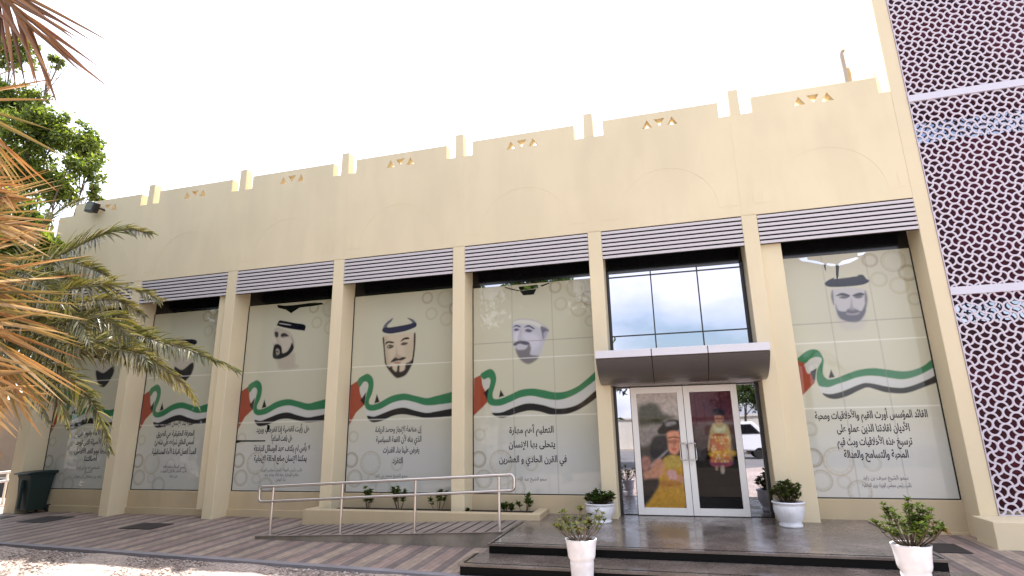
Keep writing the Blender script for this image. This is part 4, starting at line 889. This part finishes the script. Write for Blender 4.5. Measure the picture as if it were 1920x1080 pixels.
# the palm in the middle distance, its crown just outside the left edge
YM = -5.2
def Q(pts, ys): return [at(a, b, 1, YM+dy) for (a, b), dy in zip(pts, ys)]
crown = at(-60, 610, 1, YM)
pm = thing('palm_tree', (crown[0], crown[1], -.14), 'green date palm arching its fronds across the far left windows', 'palm tree')
palm_trunk(pm, (crown[0]-.15, crown[1], -.14), tuple(crown+np.array([0, 0, -.1])), .24, .17)
cr0 = (-60, 600)
FR = [([cr0, (30, 530), (86, 493), (145, 462), (194, 440), (233, 430), (282, 437)], .50, MG, 60, (0, -1, .35), 1),
 ([cr0, (30, 590), (86, 562), (140, 541), (200, 536), (258, 543), (300, 562)], .50, YG, 56, (0, -1, .5), 2),
 ([cr0, (20, 610), (97, 608), (155, 597), (205, 602), (250, 640), (278, 678)], .48, MG, 54, (0, -1, .6), 3),
 ([cr0, (40, 650), (125, 662), (195, 655), (250, 662), (305, 690), (345, 722), (368, 750)], .46, YG, 70, (0, -1, .4), 4),
 ([cr0, (60, 590), (150, 580), (222, 592), (262, 632), (292, 666)], .40, YG, 46, (.2, -1, .5), 5),
 ([cr0, (100, 600), (215, 612), (285, 636), (345, 652), (395, 672), (444, 694)], .42, MG, 66, (0, -1, .5), 6),
 ([cr0, (40, 640), (120, 700), (155, 732), (180, 768), (196, 805), (206, 845)], .42, MG, 56, (.3, -1, .3), 7),
 ([cr0, (0, 560), (50, 470), (85, 420), (120, 390), (160, 372)], .45, MG, 46, (0, -1, .4), 8),
 ([cr0, (60, 560), (140, 566), (215, 562), (272, 592)], .44, YG, 50, (0, -1, .5), 21),
 ([cr0, (30, 600), (110, 640), (180, 642), (250, 628), (312, 645)], .44, MG, 52, (0, -1, .5), 22),
 ([cr0, (20, 540), (90, 486), (160, 500), (214, 524)], .42, MG, 46, (0, -1, .4), 23),
 ([cr0, (0, 620), (70, 690), (112, 750), (132, 806)], .42, MG, 46, (.2, -1, .3), 24),
 ([cr0, (40, 612), (130, 630), (220, 652), (292, 692), (335, 726)], .42, YG, 56, (0, -1, .5), 25),
 ([cr0, (10, 590), (70, 530), (120, 520), (180, 545)], .42, MG, 44, (0, -1, .4), 26),
 ([cr0, (10, 660), (60, 730), (90, 790)], .40, MG, 40, (.2, -1, .3), 27),
 ([cr0, (-10, 560), (30, 510), (90, 540), (140, 590), (170, 640)], .45, MG, 44, (0, -1, .5), 9)]
for (pp, LL, cols, nl, up, sd) in FR:
    r_ = random.Random(sd); ys = [0]+[r_.uniform(-.25, .25)+.10*(sd % 9)-.4 for _ in pp[1:]]
    frond(pm, Q(pp, ys), LL*1.12, int(nl*1.9), up, cols, M_palm, 62, 20, .45, .036, sd, jit=.16, vee=.15)
# the near palm: dry fronds hanging in front of the lens, trunk outside the frame
nc = ray(-330, 420, 4.6)
pn = thing('palm_tree', (nc[0], nc[1], -.14), 'near palm of dry orange-brown fronds cut off by the left edge', 'palm tree')
palm_trunk(pn, (nc[0]-.1, nc[1]-.1, -.14), tuple(nc+np.array([0, 0, -.1])), .22, .16)
def QR(pts, ds): return [ray(a, b, d) for (a, b), d in zip(pts, ds)]
NF = [([(-330, 400), (-260, 120), (-140, -40), (-40, -50), (15, 0), (62, 58)], [4.6, 4.3, 4.0, 3.8, 3.7, 3.7], .85, [(.20, .10, .07), (.16, .09, .06), (.24, .15, .10)], 64, 58, 24, 11, (.2, -1, .3)),
 ([(-330, 400), (-220, 250), (-120, 190), (-60, 200), (-25, 260), (-12, 330)], [4.6, 4.2, 3.9, 3.8, 3.8, 3.8], .50, DRYC, 44, 52, 30, 12, (.2, -1, .35)),
 ([(-330, 400), (-230, 370), (-120, 345), (-50, 350), (10, 368)], [4.6, 4.1, 3.7, 3.4, 3.2], .42, [(.46, .28, .13), (.40, .22, .09)], 40, 24, 12, 13, (.2, -1, .35)),
 ([(-330, 400), (-220, 420), (-110, 400), (-40, 405), (20, 425)], [4.6, 4.3, 4.1, 4.0, 4.0], .52, DRYC, 34, 35, 15, 14, (.2, -1, .35)),
 ([(-330, 400), (-240, 480), (-150, 520), (-80, 560), (-30, 620), (0, 680), (18, 735)], [4.6, 4.3, 4.1, 4.0, 3.9, 3.9, 3.9], .62, DRYC, 52, 62, 25, 15, (.2, -1, .35)),
 ([(-330, 400), (-260, 520), (-170, 600), (-90, 660), (-40, 730), (-20, 790)], [4.6, 4.2, 3.9, 3.7, 3.6, 3.6], .50, [(.34, .19, .08), (.40, .28, .14), (.28, .17, .07)], 24, 58, 25, 16, (.2, -1, .35)),
 ([(-330, 400), (-240, 430), (-140, 470), (-70, 520), (-20, 560)], [4.6, 4.3, 4.1, 4.0, 4.0], .55, DRYC, 36, 40, 18, 17, (.2, -1, .35)),
 ([(-330, 400), (-270, 500), (-180, 640), (-90, 700), (-30, 720), (40, 745)], [4.6, 4.2, 4.0, 3.8, 3.8, 3.8], .38, [(.40, .26, .12), (.30, .19, .08)], 18, 62, 34, 18, (.2, -1, .35))]
for (pp, dd, LL, cols, nl, a0, a1, sd, up) in NF:
    frond(pn, QR(pp, dd), LL*1.15, int(nl*1.35), up, cols, M_dry, a0, a1, .09, .020, sd, .014)

# ---- broadleaf tree at the far left end of the hall
def leafy_tree(name, base, centers, nleaf, leafL, label, cols, group=None, trunk_r=.14, cat='tree'):
    t = thing(name, base, label, cat, group)
    mbT = MB(); b = np.array(base, float); cc = [np.array(c[:3]) for c in centers]; m = sum(cc)/len(cc); fork = b*.55+m*.45
    mbT.tube([b, b*.7+fork*.3+np.array([.1, .05, 0]), fork], [trunk_r, trunk_r*.85, trunk_r*.7], 10)
    for c in cc:
        mid = .5*(fork+c)+np.random.normal(size=3)*.25; mbT.tube([fork, mid, c], [trunk_r*.5, trunk_r*.3, .015], 6)
        for k in range(5):
            e = c+rnd_dir()*.8*np.array([1, 1, .8]); mbT.tube([mid*.3+c*.7, .5*(c+e)+rnd_dir()*.1, e], [.02, .013, .006], 4)
    part('trunk', mbT, M_bark, t)
    L = MB(); L.c = []; tot = sum(c[3]**2 for c in centers)
    for c in centers:
        n = int(nleaf*c[3]**2/tot); ncl = max(6, int(n/34)); cls = []
        for k in range(ncl):
            d = rnd_dir(); r = c[3]*(random.random()**.45); cls.append(np.array(c[:3])+d*r*np.array([1, 1, .8]))
        for k in range(n):
            q = cls[k % ncl]+np.random.normal(size=3)*c[3]*.11; g = random.choice(cols); s = random.uniform(.65, 1.3)
            d = rnd_dir(); d[2] -= .3; leaf_blade(L, q, d, rnd_dir(), leafL*random.uniform(.7, 1.25), leafL*.5, tuple(x*s for x in g))
    part('crown', L, M_leaf, t); return t
YT = 2.2
def tc_(px, py, r, dy=0): q = at(px, py, 1, YT+dy); return (q[0], q[1], q[2], r)
TG = [(.085, .125, .025), (.12, .165, .03), (.05, .08, .02), (.17, .21, .045)]
b_ = at(-60, 900, 1, YT)
leafy_tree('broadleaf_tree', (b_[0], YT, -.1), [tc_(20, 95, .9), (*tc_(100, 115, .32, .3)[:3], .32), tc_(30, 190, 1.1), tc_(60, 250, 1.1, -.4), tc_(95, 235, .8), tc_(150, 265, .85, .3), tc_(165, 315, .72, -.2), tc_(40, 330, 1.3), tc_(110, 350, .8, .4), tc_(180, 366, .34),
   tc_(20, 440, 1.3, .4), tc_(60, 470, .9), tc_(30, 540, 1.1), tc_(80, 560, .6), tc_(20, 420, 1.0, -3.6), tc_(55, 470, .8, -3.6), tc_(30, 540, .9, -3.4), tc_(60, 600, .6, -3.4), tc_(-40, 280, 1.6), tc_(-30, 480, 1.4), tc_(20, 600, .8)], 42000, .19, 'tall leafy green tree behind the palms at the left edge', TG)

# ---- beyond the left end: rail and wall
lr = thing('handrail', (-23, 1.6, -.05), 'sunlit pale handrail beyond the far left corner of the hall', 'handrail')
mb = MB()
p0, p1 = at(-60, 893, 1, 1.6), at(34, 883, 1, 1.6); mb.tube([p0, p1], .04, 8); part('rail', mb, M_white, lr)
mb = MB(); p0, p1 = at(-60, 910, 1, 1.6), at(34, 899, 1, 1.6); mb.tube([p0, p1], .04, 8); part('rail', mb, M_white, lr)
for px in (15, -50): mb = MB(); p0, p1 = at(px, 888, 1, 1.6), at(px-4, 950, 1, 1.6); mb.tube([p0, (p0[0], 1.6, -.1)], .035, 8); part('post', mb, M_white, lr)
mb = MB(); mb.box(-60, -20.6, 12, 12.3, -.25, 4.2); single('boundary_wall', mb, M_bound, (-40, 12, 0), 'brown boundary wall in the distance beyond the left corner', 'wall')
mb = MB(); mb.box(-45, -20.45, 4.0, 4.4, -.25, .55); single('low_dark_band', mb, M_rubber, (-30, 4, 0), 'low dark band behind the pale handrail at the left edge', 'wall')  # plain dark box forming the band behind the rail

# ---------------------------------------------------------------- what stands across the street, seen mirrored in the glass
mb = MB(); mb.box(-50, 40, -44, -43.6, -.2, 2.6); mb.box(-50, 40, -44.1, -43.5, 2.6, 2.75)
single('street_wall', mb, plaster('white_wall_plaster', (.62, .58, .50)), (-5, -43.8, 0), 'long pale wall across the street mirrored in the glass', 'wall')
for i, (x, y, h) in enumerate(((-9, -24, 5.2), (-14, -27, 6), (6.5, -26, 5.5), (-21, -25, 5))):
    t = thing('palm_tree', (x, y, -.2), ('palm across the street mirrored in the white-cap poster', 'taller palm across the street', 'palm across the street near the van', 'palm across the street at its left end')[i], 'palm tree', 'palms across the street')
    palm_trunk(t, (x, y, -.2), (x+.2, y, h), .22, .18)
    for k in range(15):
        a = 2*PI*k/15+i; e = random.uniform(.1, 1.0); L = random.uniform(2.3, 2.9); d = np.array([math.cos(a), math.sin(a), 0]); c0 = np.array([x+.2, y, h])
        frond(t, [c0, c0+d*L*.4+np.array([0, 0, L*.35*e]), c0+d*L*.8+np.array([0, 0, L*.3*e-.3]), c0+d*L+np.array([0, 0, L*.1*e-.9])], .42, 30, (0, 0, 1), MG, M_palm, 60, 25, .4, .045, 100+i*20+k)
leafy_tree('broadleaf_tree', (3.5, -33, -.2), [(3.5, -33, 4.5, 1.8), (5, -33.5, 4, 1.5), (2.4, -32.5, 3.6, 1.3), (4, -33, 5.8, 1.2)], 5000, .25, 'bushy tree across the street mirrored in the right sidelight', GREENS)
van = thing('van', (1.8, -27, -.17), 'white van parked across the street mirrored in the right sidelight', 'van')
mb = MB(); mb.prism([(-.7, .35), (4.4, .35), (4.4, 1.1), (3.9, 1.3), (3.2, 2.1), (-.6, 2.15), (-.7, 1.9)], 1, -28, -26.1); part('body', mb, mat('white_car_paint', (.75, .75, .76), .25), van, bevel=.08)
mb = MB(); mb.prism([(.2, 1.35), (3.55, 1.35), (3.05, 1.95), (.2, 1.95)], 1, -26.098, -26.08); part('window', mb, M_dark, van)
for x in (.3, 3.4):
    for y in (-27.9, -26.3): mb = MB(); mb.tube([(x, y, .2), (x, y+.2, .2)], .36, 20); part('wheel', mb, M_rubber, van)
# dense trees added left of and behind the camera, out of frame: they keep the sky off the far bays and show mirrored in the left windows
for i, (x, y, r) in enumerate(((-17.6, -8.2, 1.5), (-23, -6.0, 1.5), (-14.6, -11.2, 1.45), (-8.2, -16.5, 1.4), (-14.5, -16, 1.7), (-21, -13.5, 1.7))):
    cs = [(x+r*dx, y+r*dy, 3.6+1.3*r*dz, r*q) for dx, dy, dz, q in ((0, 0, 0, 2.2), (1.3, .4, .8, 1.7), (-1.3, .2, .9, 1.8), (.2, 1.0, 2.2, 1.8), (.3, -1.2, 1.4, 1.7), (-.3, 0, 3.4, 1.5), (.5, .5, -1.5, 1.5), (-.6, -.4, -2.0, 1.4))]
    leafy_tree('broadleaf_tree', (x, y, -.2), cs, 17000, .4, ('unseen dense dark tree added left of the gravel bed, shading the far bays', 'unseen dense dark tree added beyond the far left corner, shading the hall end', 'unseen big dark shade tree added just left of the viewer, mirrored in the far bays', 'unseen big dark shade tree added behind the viewer, mirrored in the middle bays', 'unseen broad dark shade tree added behind the bush left of the viewer', 'unseen broad dark shade tree added far to the left behind the gravel bed')[i], GREENS, trunk_r=.25)

for i, (x, y) in enumerate(((-13.9, -8.2), (-17.2, -6.6))):  # bushes added out of frame to block light bouncing off the sunlit ground
    cs = [(x+dx, y+dy, 1.3+dz, q) for dx, dy, dz, q in ((0, 0, 0, 1.3), (.9, -.3, .4, 1.0), (-1.0, .1, .3, 1.1), (.2, -.5, 1.3, 1.0), (-.4, .2, 1.5, .9))]
    leafy_tree('bush', (x, y, -.2), cs, 4500, .3, ('unseen dark bush added left of the viewer to keep ground bounce off the second bay', 'unseen dark bush added at the edge of the gravel to keep ground bounce off the far bay')[i], GREENS, trunk_r=.1, cat='bush')
